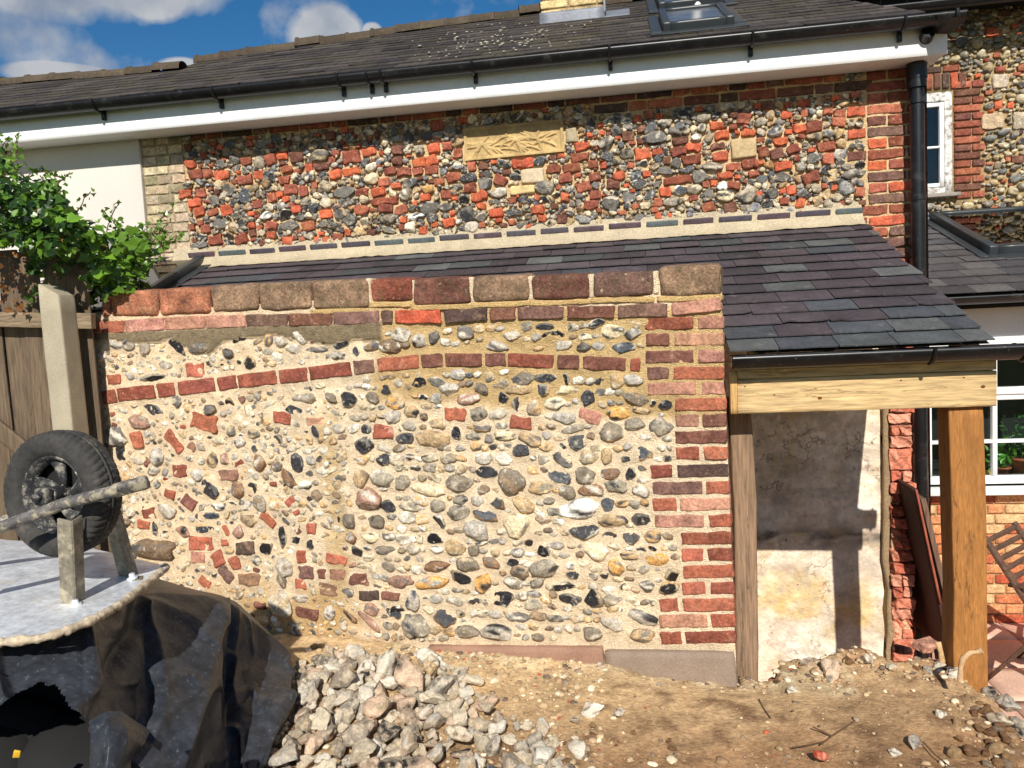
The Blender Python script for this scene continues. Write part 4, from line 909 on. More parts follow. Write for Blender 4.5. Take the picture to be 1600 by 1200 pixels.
for i in range(160):
    t = rng.normal(size=2); x, y = 790 + t[0] * 60, 70 + t[1] * 14 - (t[0] * 7)
    p = roofpt(x, y); 
    if p[1] > ridgeY(p[0]) or p[1] < 5.2: continue
    V, Fc = ICO[1]; s = rng.uniform(.004, .012); q.add(V * (1 + .3 * sn(V, 4))[:, None] * np.array([s * rng.uniform(.7, 1.6), s, s * .25]) @ rotx(math.radians(27)).T + p + np.array([0, -.01, .022]), Fc, sr(186, 180, 160))
q.build('lichen_spots', M_grit, roof)
# chimney
ch = NB(); ca, cb = roofpt(846, 38), roofpt(943, 29); cw = cb[0] - ca[0]; cx0 = (ca[0] + cb[0]) / 2; cy = (ca[1] + cb[1]) / 2; zc = min(ca[2], cb[2])
print('chimney', ca, cb)
box(ch, (cx0, cy + .25, zc + .45), (cw - .02, .46, 1.7), sr(150, 130, 96), r=.004)
for r_ in range(17):
    z = zc + .06 + r_ * .072; x = cx0 - cw / 2 + (0 if r_ % 2 else -.055)
    while x < cx0 + cw / 2 - .03:
        a = max(x, cx0 - cw / 2); b = min(x + .21, cx0 + cw / 2); x += .222
        if b - a > .03: box(ch, ((a + b) / 2, cy + .02 + .04, z + .03), (b - a, .10, .058), [sr(214, 190, 138), sr(198, 172, 120), sr(180, 160, 120)][rng.integers(3)], r=.005, cg=CG4, amp=.002)
chm = ch.build('chimney', M_brick, house)
q = NB(); box(q, (cx0, cy - .01, zc + .03), (cw + .02, .03, .13), r=.004); box(q, (cx0 + cw / 2 + .01, cy + .2, zc + .12), (.02, .45, .16), r=.004); box(q, (cx0 + cw / 2 + .1, cy + .1, zc + .075), (.2, .35, .012), rot=rotx(math.radians(27)), r=.003); q.build('lead_flashing', M_lead, chm)
# roof windows and the white flue pipe
def skylight(parent, P0, sl, xa, xb, ta, tb, h=.07, bar=.06, name='roof_window', glass=M_glass2, under=True):
    """raised frame on a slope; P0=(y,z), sl slope unit, xa..xb, ta..tb along the slope"""
    P0 = np.array(P0); sl = np.array(sl); nr = np.array([-sl[1], sl[0]]); ang = math.atan2(sl[1], sl[0]); R = rotx(ang)
    def c(x, t, n): return np.array([x, *(P0 + sl * t + nr * n)])
    q = NB(); L = tb - ta; W_ = xb - xa
    for s in (xa + bar / 2, xb - bar / 2): box(q, c(s, (ta + tb) / 2, h / 2), (bar, L - .004, h), rot=R, r=.006)
    for s in (ta + bar / 2, tb - bar / 2): box(q, c((xa + xb) / 2, s, h / 2 - .003), (W_ - 2 * bar + .004, bar, h), rot=R, r=.006)
    box(q, c((xa + xb) / 2, ta - .03, .018), (W_ + .16, .12, .008), rot=R, r=.002); box(q, c(xa - .04, (ta + tb) / 2, .02), (.07, L + .05, .008), rot=R, r=.002); box(q, c(xb + .04, (ta + tb) / 2, .02), (.07, L + .05, .008), rot=R, r=.002)
    f = q.build(name, M_frame, parent)
    q = NB(); box(q, c((xa + xb) / 2, (ta + tb) / 2, h - .025), (W_ - 2 * bar + .01, L - 2 * bar + .01, .006), rot=R, r=.001, smooth=False); q.build('glass_pane', glass, f)
    q = NB(); box(q, c((xa + xb) / 2, (ta + tb) / 2, .028), (W_ - 2 * bar + .01, L - 2 * bar + .01, .004), rot=R, r=.001, smooth=False); q.build('dark_underlay', M_dark, f)  # near-black sheet under the glass stands in for the dark interior
    return f
su = np.array([math.cos(math.radians(27)), math.sin(math.radians(27))])
def tof(p, P0, s): return (p[1] - P0[0]) * s[0] + (p[2] - P0[1]) * s[1]
a_, b_ = roofpt(1036, 55), roofpt(1148, 44); t_ = roofpt(1036, 30)
skylight(house, E0, su, a_[0], b_[0], tof(a_, E0, su), tof(t_, E0, su) , .075, .05, glass=M_dusty_glass)
a2, b2 = roofpt(1030, 22), roofpt(1135, 12); t2 = roofpt(1030, 2)
skylight(house, E0, su, a2[0], b2[0], tof(a2, E0, su) + .04, tof(t2, E0, su) + .3, .075, .05, glass=M_dusty_glass)
q = NB(); pp = roofpt(1090, 14); tube(q, [pp, pp + np.array([0, 0, .5])], .035, seg=16); q.build('flue_pipe', M_white, house)
# downpipe
q = NB(); px_, py_ = 1.785, 5.40
tube(q, [(px_, py_, .05), (px_, py_, 3.86)], .042, seg=20, caps=False); 
for z, r, h in ((3.72, .056, .06), (3.62, .05, .05), (3.79, .06, .09), (3.02, .047, .035), (2.30, .047, .03), (1.1, .047, .03)): tube(q, [(px_, py_, z - h / 2), (px_, py_, z + h / 2)], r, seg=20)
tube(q, [(px_, py_, 3.82), (px_, py_ - .06, 3.90), (px_, 5.19, 3.96)], .04, seg=14)
q.build('downpipe', M_black, house)
# slips of slate in the mortar fillet above the lean-to
q = NB(); xs = np.linspace(-3.35, 1.47, 100); V = []
for x in xs:
    n1 = rng.normal() * .002
    for yy, zz in ((5.49, 3.03 + n1), (5.482, 3.005 + n1), (5.462, 2.955), (5.44, 2.92), (5.40, 2.885 + n1), (5.36, 2.872 + n1)): V.append((x, yy, zz))
q.add(np.array(V), gridfaces(100, 6)[:, ::-1], sr(206, 190, 160))
q.build('mortar_fillet', M_mortar, house)
q = NB(); x = -3.22
while x < 1.46:
    w = rng.uniform(.19, .215); a = x; b = min(x + w, 1.47); x += w + .035
    V, Fc = rbox((b - a, .012, .036), .003, CG4, .001, 40)
    q.add(V @ rotx(math.radians(22)).T + np.array([(a + b) / 2, 5.457, 2.972 + rng.normal() * .002]), Fc, [sr(92, 76, 84), sr(86, 82, 90), sr(92, 102, 104), sr(80, 74, 84)][rng.integers(4)] * .9)
q.build('slate_slips', M_slate, house)

# ================================================================ lean-to
lt = thing('lean_to_porch', 'open lean-to with purple and grey slate roof on timber posts beside the flint wall', 'lean-to', (1.0, 3.7, 0))
LE, LTp = np.array([3.60, 2.172]), np.array([5.42, 2.872])
lsl = (LTp - LE) / np.linalg.norm(LTp - LE); lang = math.atan2(lsl[1], lsl[0])
def wallY(x): return GF.o[1] + (x - GF.o[0]) * GF.U[1] / GF.U[0]
lcol = [sr(88, 74, 82), sr(82, 70, 78), sr(94, 80, 86), sr(78, 70, 76), sr(104, 108, 106), sr(80, 86, 94), sr(86, 74, 80), sr(98, 84, 88), sr(84, 90, 92)]
RX = 1.485
lkx = on_pl(333, 408, (0, *LE), (0, -math.tan(lang), 1)); print('lean rooflight', lkx)
def lkeep(x, y):
    if lkx[0] - .62 < x < lkx[0] - .02 and y < lkx[1] + .02: return False
    return y > wallY(x) + .26 or x > .43
def lclip(y):
    return (-4.3, RX) if y > wallY(.43) + .27 else (.408, RX)
q = NB()
slates(q, -4.3, RX, LE, LTp, 13, .245, [(c * .62 + c.mean() * .38) * .72 for c in (*lcol[:4], lcol[4], *lcol[5:8], lcol[8], lcol[0], lcol[1], lcol[3], lcol[2], lcol[6], lcol[0], lcol[1])], lkeep, lift=.016, clipx=lclip, rowcols={0: [4, 5, 8], 1: [4, 5, 8, 0], 2: [5, 4, 8, 0, 8]})
V = []
for x in np.linspace(-4.3, RX - .01, 50):
    y0 = LE[0] + .02 if x > .43 else wallY(x) + .22
    for t in np.linspace(0, 1, 4):
        y = y0 + (5.48 - y0) * t; V.append((x, y, LE[1] + (y - LE[0]) * math.tan(lang) - .006))
q.add(np.array(V), gridfaces(50, 4), sr(60, 52, 46), False)
q.build('slate_roof', M_slate, lt)
# rafters and boards below the slates
q = NB()
for x in np.arange(.55, 1.5, .3): beam(q, (x, LE[0] + .1, LE[1] - .0), (x, 5.45, LE[1] + (5.45 - LE[0] - .1) * math.tan(lang) - .0), .05, .09, up=(0, 0, 1))
for v in q.V: v[:, 2] -= .06
q.build('rafters', M_pine, lt)
# left roof window of the lean-to
a_ = on_pl(333, 408, (0, *LE), (0, -math.tan(lang), 1)); xb = a_[0] - .01
f = skylight(lt, LE, lsl, lkx[0] - .66, lkx[0], tof((0, 4.45, 0 + LE[1] + .85 * math.tan(lang)), LE, lsl), tof(a_, LE, lsl), .075, .065)
q = NB(); box(q, (lkx[0] - .38, (lkx[1] + 5.5) / 2 + .02, 2.945), (.62, .14, .012), rot=rotx(.62), r=.008, cg=CG8, amp=.004); q.build('lead_flashing', M_lead, lt)
# gutter
q = NB(); gutter(q, .409, 1.60, 3.568, 2.166, .06); g2 = q.build('gutter', M_black, lt)
for X_ in (1.22, 1.575):
    q = NB(); an = np.linspace(math.pi * .97, math.pi * 2.03, 12); tube(q, [(X_, 3.568 + .065 * math.cos(t), 2.166 + .065 * math.sin(t)) for t in an], .008, seg=6); q.build('gutter_bracket', M_black, g2)
# beam of two boards
q = NB(); box(q, (.975, 3.665, 1.981), (1.07, .05, .152), r=.003, cg=CG8, amp=.0008); box(q, (.975, 3.668, 2.094), (1.07, .05, .07), r=.003, cg=CG8, amp=.0008); q.build('beam', M_pine, lt)
q = NB(); box(q, (.975, 3.635, 2.135), (1.05, .02, .07), r=.002); q.build('fascia_board', M_black, lt)
q = NB(); box(q, (.424, 3.672, 2.0), (.03, .07, .19), r=.002); q.build('beam_end_block', M_pinev, lt)
q = NB()
for x, y in ((1164, 604), (1281, 622), (1408, 594), (1506, 590), (1536, 604), (1210, 617)):
    p = on_y(x, y, 3.639); V, Fc = ICO[2]; k = 2.2 if x in (1281, 1536) else 1; q.add(V * np.array([.0045 * k, .0015, .003 * k]) + p, Fc, sr(120, 72, 36))
q.build('knots', M_grit, lt)
# right post
pa, pb = on_y(1487, 1055, 3.66)[0], on_y(1541, 1060, 3.66)[0]
q = NB(); V, Fc = rbox((.142, .14, 1.62), .008, CG16, .0, 3); V[:, 0] += .0025 * np.sin(V[:, 2] * 5); V[:, 0] += np.where(V[:, 0] < 0, .006 * np.exp(-((V[:, 2] + .0) / .05) ** 2), 0)
top_ = on_y(1503, 640, 3.66)[0]
V[:, 0] += (V[:, 2]) * -.012
q.add(V + np.array([1.409, 3.735, 1.095]), Fc); q.build('post', M_oakpost, lt)
# old thin post at the wall
q = NB(); V, Fc = rbox((.105, .10, 1.45), .012, CG16, .003, 9); V[:, 0] += .006 * np.sin(V[:, 2] * 4 + 1)
q.add(V + np.array([.475, 3.86, 1.235]), Fc); q.build('post', M_oldpost, lt)

# ================================================================ house behind on the right
fh = thing('rear_house', 'taller flint and brick house behind on the right with old white casement window', 'house', (3.2, 8.0, 0))
FF = Frame((0, 8.0, 0), (1, 0, 0))
wx1 = FF.uv(1489, 220)[0]; wz0 = FF.uv(1470, 302)[1]; wz1 = FF.uv(1470, 143)[1]; wx0 = wx1 - .52
fU0, fZ0, fU1, fZ1 = 1.9, 3.02, 4.6, 5.5
nU, nZ = int((fU1 - fU0) / res), int((fZ1 - fZ0) / res)
UU, ZZ = np.meshgrid(fU0 + (np.arange(nU) + .5) * res, fZ0 + (np.arange(nZ) + .5) * res, indexing='ij'); occ = np.zeros_like(UU, bool)
fs_, fq = NB(), NB()
def fbrick(u, z, l, h, ang=0, col='dred', pad=.006, **kw):
    kw.setdefault('depth', .08); brick(FF, fq, u, z, l, h, ang, col, cg=CG4, **kw); mark(occ, UU, ZZ, (u, z, l, h, ang), pad)
mark(occ, UU, ZZ, ((wx0 + wx1) / 2, (wz0 + wz1) / 2, wx1 - wx0, wz1 - wz0, 0), .01)
k = 0; z = wz0 - .06
while z < wz1 + .02:
    if k % 2: ls = [.225, .0]
    else: ls = [.145, .10]
    x = wx1 + .012
    for l in ls:
        if l: fbrick(x + l / 2, z + .03, l, .058, 0, ['dred', 'red', 'brown', 'dred'][rng.integers(4)]); x += l + .012
    if not k % 2 and False: pass
    fbrick(wx0 - .12, z + .03, .21, .058, 0, 'dred'); z += .071; k += 1
for i in range(9):
    x = wx0 + .03 + i * .072; fbrick(x, wz1 + .085 + .012 * math.sin(i / 8 * math.pi), .058, .14, (4 - i) * -.02, ['dred', 'brown', 'org', 'dark'][rng.integers(4)])
for i in range(4): fbrick(wx0 + .06 + i * .15, wz1 + .20, .135, .055, 0, ['dark', 'dred'][i % 2])
for px, py, w, h, c in ((1551, 189, 30, 23, sr(196, 172, 132)), (1563, 127, 22, 20, sr(190, 178, 150)), (1595, 188, 22, 26, sr(170, 160, 130))):
    p = FF.uv(px, py); brick(FF, fs_, p[0], p[1], w / 165, h / 165, 0, c, proud=.012, depth=.08, amp=.006, r=.014); mark(occ, UU, ZZ, (p[0], p[1], w / 165, h / 165, 0), .006)
stf, mf = pack((fU0, fZ0), (fU1, fZ1), lambda u, z: z > 3.05, .045, .11, .004, asp=(1.0, 2.0), tries=16000, occ=occ, angsd=.25, brickp=.22)
stg, mg = pack((fU0, fZ0), (fU1, fZ1), lambda u, z: z > 3.05, .03, .05, .003, asp=(1.0, 1.5), tries=12000, occ=occ | mf, angsd=.4)
fc = [sr(190, 172, 132), sr(170, 150, 112), sr(150, 136, 108), sr(130, 128, 122), sr(180, 160, 120), sr(120, 112, 96), sr(196, 182, 150)]
for u, z, w, h, a, b in stf + stg:
    if b: brick(FF, fq, u, z, w, h, a * .5, ['org', 'dred', 'red', 'brown', 'dark'][rng.integers(5)], proud=.014, depth=.06, amp=.005, r=.008, cg=CG4)
    else: put_stone(FF, fs_, u, z, w * 1.08, h * 1.08, a, base=fc[rng.integers(7)] * rng.uniform(.85, 1.1), lvl=2, d=min(w, h), c=.004, dark=.14, patch=.25, cuts=3)
q = NB()
def wallbox(x0, x1, z0, z1, y0=8.015, y1=8.3): box(q, ((x0 + x1) / 2, (y0 + y1) / 2, (z0 + z1) / 2), (x1 - x0, y1 - y0, z1 - z0), sr(205, 176, 128), r=.001)
wallbox(1.0, wx0, 0, 6.2); wallbox(wx1, 8, 0, 6.2); wallbox(wx0, wx1, 0, wz0); wallbox(wx0, wx1, wz1, 6.2)
q.build('wall_mortar', M_mortar, fh); fs_.build('flint_facing', M_flint, fh); fq.build('red_brickwork', M_brick, fh)
# casement
q = NB(); yy = 8.04; fw = .065
box(q, (wx0 + fw / 2, yy, (wz0 + wz1) / 2), (fw, .06, wz1 - wz0 - .004), r=.004); box(q, (wx1 - fw / 2 - .002, yy, (wz0 + wz1) / 2), (fw, .06, wz1 - wz0 - .004), r=.004)
box(q, ((wx0 + wx1) / 2, yy, wz1 - .045), (wx1 - wx0 - 2 * fw, .058, .085), r=.004); box(q, ((wx0 + wx1) / 2, yy, wz0 + .03), (wx1 - wx0 - 2 * fw, .058, .055), r=.004)
win = q.build('casement_window', M_oldwhite, fh)
q = NB(); sx0, sx1, sz0, sz1 = wx0 + fw, wx1 - fw - .003, wz0 + .06, wz1 - .09
for x in (sx0 + .02, sx1 - .02): box(q, (x, yy - .002, (sz0 + sz1) / 2), (.038, .045, sz1 - sz0 - .002), r=.003)
zm = FF.uv(1465, 229)[1]
for z in (sz0 + .02, sz1 - .02, zm): box(q, ((sx0 + sx1) / 2, yy - .001, z), (sx1 - sx0 - .08, .043, .036 if z != zm else .02), r=.003)
q.build('sash', M_white, win)
q = NB(); box(q, ((sx0 + sx1) / 2, yy + .012, (sz0 + sz1) / 2), (sx1 - sx0 - .06, .004, sz1 - sz0 - .05), r=.001, smooth=False); q.build('glass_pane', M_glass, win)
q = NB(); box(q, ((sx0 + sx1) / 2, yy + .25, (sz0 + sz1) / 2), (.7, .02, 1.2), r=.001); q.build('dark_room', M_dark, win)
q = NB(); box(q, ((wx0 + wx1) / 2, 7.985, wz0 - .022), (wx1 - wx0 + .08, .12, .035), sr(150, 140, 130), r=.004); q.build('window_sill', M_conc, fh)
# its eave above
ez = on_y(1500, 14, 7.7)[2]
q = NB(); gutter(q, .9, 7, 7.62, ez + .05, .06); q.build('gutter', M_black, fh)
q = NB(); box(q, (4, 7.86, ez + .09), (6.2, .36, .03), r=.002); box(q, (4, 7.69, ez + .13), (6.2, .02, .14), r=.002); q.build('eave_boards', M_dark, fh)
q = NB(); slates(q, .9, 7, (7.6, ez + .14), (10, ez + 1.5), 10, .25, [c * .8 for c in lcol], lambda x, y: True); q.build('slate_roof', M_slate_old, fh)
# lean-to extension with its window
ex = thing('rear_extension', 'low white and brick extension with slate roof and large white multi-pane window', 'extension', (3.5, 6.1, 0))
RE, RT = np.array([5.82, 2.40]), np.array([7.96, 3.12]); rsl = (RT - RE) / np.linalg.norm(RT - RE); rang = math.atan2(rsl[1], rsl[0])
def rpt(x, y): return on_pl(x, y, (0, *RE), (0, -math.tan(rang), 1))
s1, s2, s3 = rpt(1457, 345), rpt(1516, 404), rpt(1590, 338)
print('rear skylight', s1, s2, s3)
q = NB(); slates(q, 1.93, 6.5, RE, RT, 12, .26, [c * .75 for c in (sr(92, 88, 88), sr(84, 80, 82), sr(100, 96, 94), sr(80, 78, 82))], lambda x, y: not (s1[0] < x < s3[0] and s2[1] + .05 < y < s1[1] - .02), lift=.010)
q.add(np.array([(1.93, RE[0] + .02, RE[1] - .006), (6.5, RE[0] + .02, RE[1] - .006), (6.5, 8.0, RT[1] + .004), (1.93, 8.0, RT[1] + .004)]), np.array([[0, 1, 2, 3]]), sr(50, 46, 44), False)
q.build('slate_roof', M_slate, ex)
skylight(ex, RE, rsl, s1[0] - .04, s3[0] + .12, tof(s2, RE, rsl), tof(s1, RE, rsl), .09, .07)
q = NB(); box(q, (4.2, 7.93, 3.15), (4.6, .14, .02), rot=rotx(.5), r=.006, cg=CG8, amp=.003); q.build('lead_flashing', M_lead, ex)
q = NB(); gutter(q, 1.93, 6.5, 5.79, 2.385, .055); q.build('gutter', M_black, ex)
q = NB(); box(q, (4.2, 5.90, 2.36), (4.55, .03, .12), r=.002); box(q, (4.2, 5.98, 2.33), (4.55, .13, .02), r=.002); q.build('eave_boards', M_dark, ex)
EF = Frame((0, 6.1, 0), (1, 0, 0))
gx0 = 1.98; gx1 = 4.06; gz0 = EF.uv(1560, 769)[1]; gz1 = EF.uv(1560, 546)[1]
q = NB(); box(q, (4.2, 6.20, (gz1 + 2.36) / 2 + .01), (4.55, .2, 2.36 - gz1 - .02), sr(220, 216, 206), r=.003, cg=CG8)
box(q, (4.2, 6.165, gz1 + .045), (4.55, .16, .075), sr(228, 222, 210), r=.006, cg=CG16, amp=.004)
box(q, (5.35, 6.2, gz1 / 2 + .5), (2.5, .2, gz1 - 1.02), sr(220, 216, 206), r=.002)
q.build('painted_wall', M_white, ex)
q = NB(); k = 0; z = .0
ecol = [sr(206, 140, 96), sr(214, 160, 112), sr(190, 104, 72), sr(220, 176, 128), sr(178, 88, 60), sr(200, 120, 80)]
while z < gz0 - .07:
    x = 1.90 + (0 if k % 2 else -.06)
    while x < 4.6:
        l = .105 if k % 2 and rng.random() < .7 else .215; V, Fc = rbox((l, h := .062, .06), .004, CG4, .0015, 40)
        EF.put(q, V, Fc, x + l / 2, z + .035, -.026, 0, ecol[rng.integers(6)] * rng.uniform(.85, 1.05)); x += l + .011
    z += .074; k += 1
q.build('brickwork', M_brick, ex)
q = NB(); box(q, (4.2, 6.21, gz0 / 2 - .01), (4.7, .2, gz0 - .02), sr(196, 166, 120), r=.002); q.build('wall_mortar', M_mortar, ex)
# window
q = NB(); yy = 6.13; zs = EF.uv(1560, 746)[1]; zt0 = EF.uv(1575, 627)[1]; zt1 = EF.uv(1575, 603)[1]
box(q, ((gx0 + gx1) / 2, yy, gz1 - .012), (gx1 - gx0, .06, .035), r=.004); box(q, ((gx0 + gx1) / 2, yy - .005, (zt0 + zt1) / 2 + .02), (gx1 - gx0, .07, (zt1 - zt0) * .45), r=.004); box(q, ((gx0 + gx1) / 2, yy, (zt0 + zt1) / 2 - .025), (gx1 - gx0, .055, (zt1 - zt0) * .35), r=.004)
box(q, ((gx0 + gx1) / 2, yy, zs - .02), (gx1 - gx0, .06, .055), r=.004)
xm = EF.uv(1556, 690)[0]; px0 = EF.uv(1556, 690)[0] - .44
for x in (px0, xm, xm + .44, xm + .88, xm + 1.32): box(q, (x, yy + .003, (zs + gz1) / 2), (.032, .045, gz1 - zs - .01), r=.003)
zz_ = EF.uv(1570, 690)[1]; box(q, ((gx0 + gx1) / 2, yy + .004, zz_), (gx1 - gx0, .04, .024), r=.003)
wn_ = q.build('white_window', M_white, ex)
q = NB(); box(q, ((gx0 + gx1) / 2, 6.06, gz0 + .022), (gx1 - gx0 + .12, .13, .045), r=.004); q.build('window_sill', M_white, wn_)
q = NB(); box(q, ((gx0 + gx1) / 2, yy + .02, (zs + gz1) / 2), (gx1 - gx0 - .02, .004, gz1 - zs - .02), r=.001, smooth=False); q.build('glass_pane', M_glass, wn_)
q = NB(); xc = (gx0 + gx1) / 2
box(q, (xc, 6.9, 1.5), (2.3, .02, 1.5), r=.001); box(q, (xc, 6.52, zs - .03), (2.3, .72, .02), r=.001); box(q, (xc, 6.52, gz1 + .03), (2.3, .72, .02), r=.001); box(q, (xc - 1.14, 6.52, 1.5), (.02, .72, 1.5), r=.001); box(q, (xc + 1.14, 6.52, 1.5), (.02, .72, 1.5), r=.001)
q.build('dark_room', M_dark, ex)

def leaves(nb, P, Nn, size, cols, lobes=True):
    """one small folded leaf at each point"""
    if lobes: sh = np.array([(0, -.45), (.32, -.38), (.5, .0), (.27, .12), (0, .62), (-.27, .12), (-.5, .0), (-.32, -.38)])
    else: sh = np.array([(0, -.6), (.2, -.25), (.26, .1), (.12, .4), (0, .6), (-.12, .4), (-.26, .1), (-.2, -.25)])
    for p, n, s, c in zip(P, Nn, size, cols):
        n = n / np.linalg.norm(n); a = rng.normal(size=3); a -= n * np.dot(a, n); a /= np.linalg.norm(a); b = np.cross(n, a)
        q_ = sh * s * rng.uniform(.85, 1.15, size=(8, 1)); fold = np.abs(q_[:, 0]) * .35 - np.abs(q_[:, 1]) * .12
        V = p + q_[:, :1] * a + q_[:, 1:] * b + fold[:, None] * n
        nb.add(V, [np.array([[0, 1, 2, 3], [0, 3, 4, 5], [0, 5, 6, 7]])], c, False)
def potted(px, py, Y, r, hp, hl, nl, col, label, flower=None):
    p = on_y(px, py, Y); base = np.array([p[0], Y, zs - .018]); t = thing('potted_plant', label, 'plant', base)
    q = NB(); lathe(q, [(0.001, 0), (r * .72, 0), (r, hp * .85), (r * 1.1, hp * .85), (r * 1.1, hp), (r * .95, hp), (r * .9, hp * .8), (.001, hp * .8)], base, (0, 0, 1), seg=24); q.build('pot', M_pot, t)
    q = NB(); P = base + np.array([0, 0, hp]) + rng.normal(size=(nl, 3)) * np.array([r * .9, r * .6, hl * .28]) + np.array([0, 0, hl * .5]); leaves(q, P, rng.normal(size=(nl, 3)) + [0, -1, .8], rng.uniform(.03, .055, nl), col * rng.uniform(.6, 1.2, (nl, 1)), False)
    for i in range(7): tube(q, [base + [0, 0, hp * .8], base + np.array([rng.normal() * r * .6, rng.normal() * r * .4, hp + hl * .7])], .003, col * .5, 5)
    q.build('foliage', M_leaf, t)
    return t
potted(1596, 735, 6.28, .075, .13, .30, 90, sr(70, 110, 60), 'dark leaved plant in terracotta pot behind the white window')
potted(1567, 735, 6.27, .05, .06, .16, 110, sr(96, 160, 50), 'bright green bushy herb in small pot behind the white window')
yb = thing('yellow_box', 'small yellow plastic packet on the window ledge behind the post', 'packet', on_y(1540, 738, 6.25))
q = NB(); p = on_y(1540, 741, 6.25); box(q, p, (.09, .06, .05), rot=rotz(.3), r=.01, amp=.003); q.build('packet', M_yellow, yb)

# ================================================================ ground, paving
gx = np.concatenate([-np.geomspace(60, 4.4, 14), np.arange(-4.3, 2.6, .022), np.geomspace(2.62, 60, 16)])
gy = np.concatenate([-np.geomspace(40, .6, 10), np.linspace(-.4, 1.1, 8), np.arange(1.15, 4.75, .022), np.geomspace(4.8, 90, 18)])
XX, YY = np.meshgrid(gx, gy, indexing='ij')
def mound(x, y):
    wy = wallY(x)
    bx_ = 1.60 + .05 * np.sin(y * 5) + .03 * np.sin(y * 13 + 1)
    by_ = np.where(x < .42, wy + .14, 3.96 + .04 * np.sin(x * 9) + .03 * np.sin(x * 21))
    s = np.minimum((bx_ - x) * 1.0, (by_ - y))
    e = np.clip((s + .16) / .34, 0, 1); e = e * e * (3 - 2 * e)
    gw_ = np.interp(x, [-2.6, -1.64, -1.2, -1.1, -.67, -.2, .08, .45], [.71, .73, .72, .695, .705, .69, .655, .64])
    k = np.exp(-np.clip(wy - y, 0, 3) / .35) * (x < .6)
    top = .69 + (gw_ - .69) * k
    top = top + .07 * np.exp(-(((x - 1.12) / .33) ** 2 + ((y - 3.92) / .2) ** 2))
    top = top - .05 * np.clip((x - .9) / .6, 0, 1) * np.clip((3.3 - y) / .8, 0, 1)
    return np.where((x < -40) | (y > 30), -.05, -.05 + (top + .05) * e), s
hz_, sdist = mound(XX, YY)
ndz = np.zeros_like(hz_); ins = (XX > -4.3) & (XX < 2.6) & (YY > 1.1) & (YY < 4.75)
pts = np.stack([XX[ins], YY[ins], 0 * XX[ins]], 1)
f1, f2, f3 = vnoise(pts, 2.2, 3), vnoise(pts + 3, 9, 4), vnoise(pts + 7, 34, 2)
near_edge = np.exp(-np.abs(sdist[ins]) / .16)
ndz[ins] = f1 * .018 + f2 * .008 * (1 + 2.2 * near_edge) + f3 * .004 * (1 + 1.5 * near_edge)
hz_ = hz_ + ndz * np.clip(hz_ * 3, 0, 1)
def ground_z(x, y): return float(np.asarray(mound(np.array([x]), np.array([y]))[0])[0])
c_sand, c_br, c_dk, c_red, c_pale = sr(200, 170, 128), sr(160, 126, 92), sr(118, 90, 66), sr(132, 84, 62), sr(218, 198, 160)
PXY = np.zeros((*XX.shape, 2)); PXY[ins] = proj(np.stack([XX[ins], YY[ins], hz_[ins]], 1))
w1 = np.zeros_like(XX); w2 = np.zeros_like(XX); w3 = np.zeros_like(XX); w4 = np.zeros_like(XX)
w1[ins] = np.clip(.45 - XX[ins] * .35 + (YY[ins] - 3.1) * .85 + f1 * .5 + f2 * .25, 0, 1)          # sandy towards the wall
w2[ins] = np.clip(.25 + f2 * 1.4 + f1 * .9 - (YY[ins] - 2.95) * 1.2, 0, .85)                        # damp dark soil in front
w3[ins] = np.exp(-(((XX[ins] - 1.15) / .42) ** 2 + ((YY[ins] - 3.95) / .22) ** 2)) * .9             # red brown spoil
w4[ins] = np.clip(np.exp(-((wallY(XX[ins]) - YY[ins]) / .12) ** 2) * (XX[ins] > -1.3) * (XX[ins] < .9) * (.7 + f2 * 1.2), 0, 1)
cg = c_br[None, None] * (1 - w1[..., None]) + c_sand * w1[..., None]
for w_, c in ((w2, c_dk), (w3, c_red), (w4, c_pale)): cg = cg * (1 - w_[..., None]) + c * w_[..., None]
lw = np.clip((1.35 - YY) / .3, 0, 1)[..., None]; lw = np.maximum(lw, ((XX < -4.6) | (XX > 8) | (YY > 12))[..., None]); cg = cg * (1 - lw) + sr(82, 92, 52) * .8 * lw
q = NB(); q.add(np.stack([XX.ravel(), YY.ravel(), hz_.ravel()], 1), gridfaces(*XX.shape), cg.reshape(-1, 3)); kind(q.build('ground', M_soil), 'structure')
q = NB(); pc_ = [sr(222, 176, 152), sr(212, 166, 142), sr(226, 186, 162), sr(204, 160, 140)]
for i in range(9):
    for j in range(7):
        box(q, (1.85 + i * .46, 3.1 + j * .455 + .2, -.02), (.452, .447, .05), pc_[rng.integers(4)] * rng.uniform(.9, 1.05), r=.006)
box(q, (3.6, 4.8, -.036), (4.6, 3.6, .04), sr(170, 150, 130), r=.002)
kind(q.build('paving', M_paving), 'structure')

# loose grit and small stones (nobody could count them)
q = NB()
GC = [sr(196, 172, 134), sr(178, 152, 118), sr(150, 130, 108), sr(220, 204, 174), sr(170, 140, 108), sr(120, 104, 90), sr(176, 96, 70)]
def scatter(n, x0, x1, y0, y1, s0, s1, wfun=None, cols=GC):
    for _ in range(n):
        x, y = rng.uniform(x0, x1), rng.uniform(y0, y1)
        if wfun is not None and rng.random() > wfun(x, y): continue
        s = s0 + (s1 - s0) * rng.random() ** 3; V, Fc = ICO[1] if s < .012 else ICO[2]
        P = V * (1 + .25 * sn(V, 3, 3))[:, None] * np.array([s, s * rng.uniform(.6, 1), s * rng.uniform(.35, .7)])
        i_, j_ = np.searchsorted(gx, x), np.searchsorted(gy, y)
        q.add(P @ rotz(rng.uniform(0, 6.3)).T + np.array([x, y, hz_[min(i_, len(gx) - 1), min(j_, len(gy) - 1)] + s * .12]), Fc, cols[rng.choice(len(cols), p=[.22, .2, .14, .22, .12, .07, .03] if cols is GC else None)] * rng.uniform(.8, 1.15), s > .012)
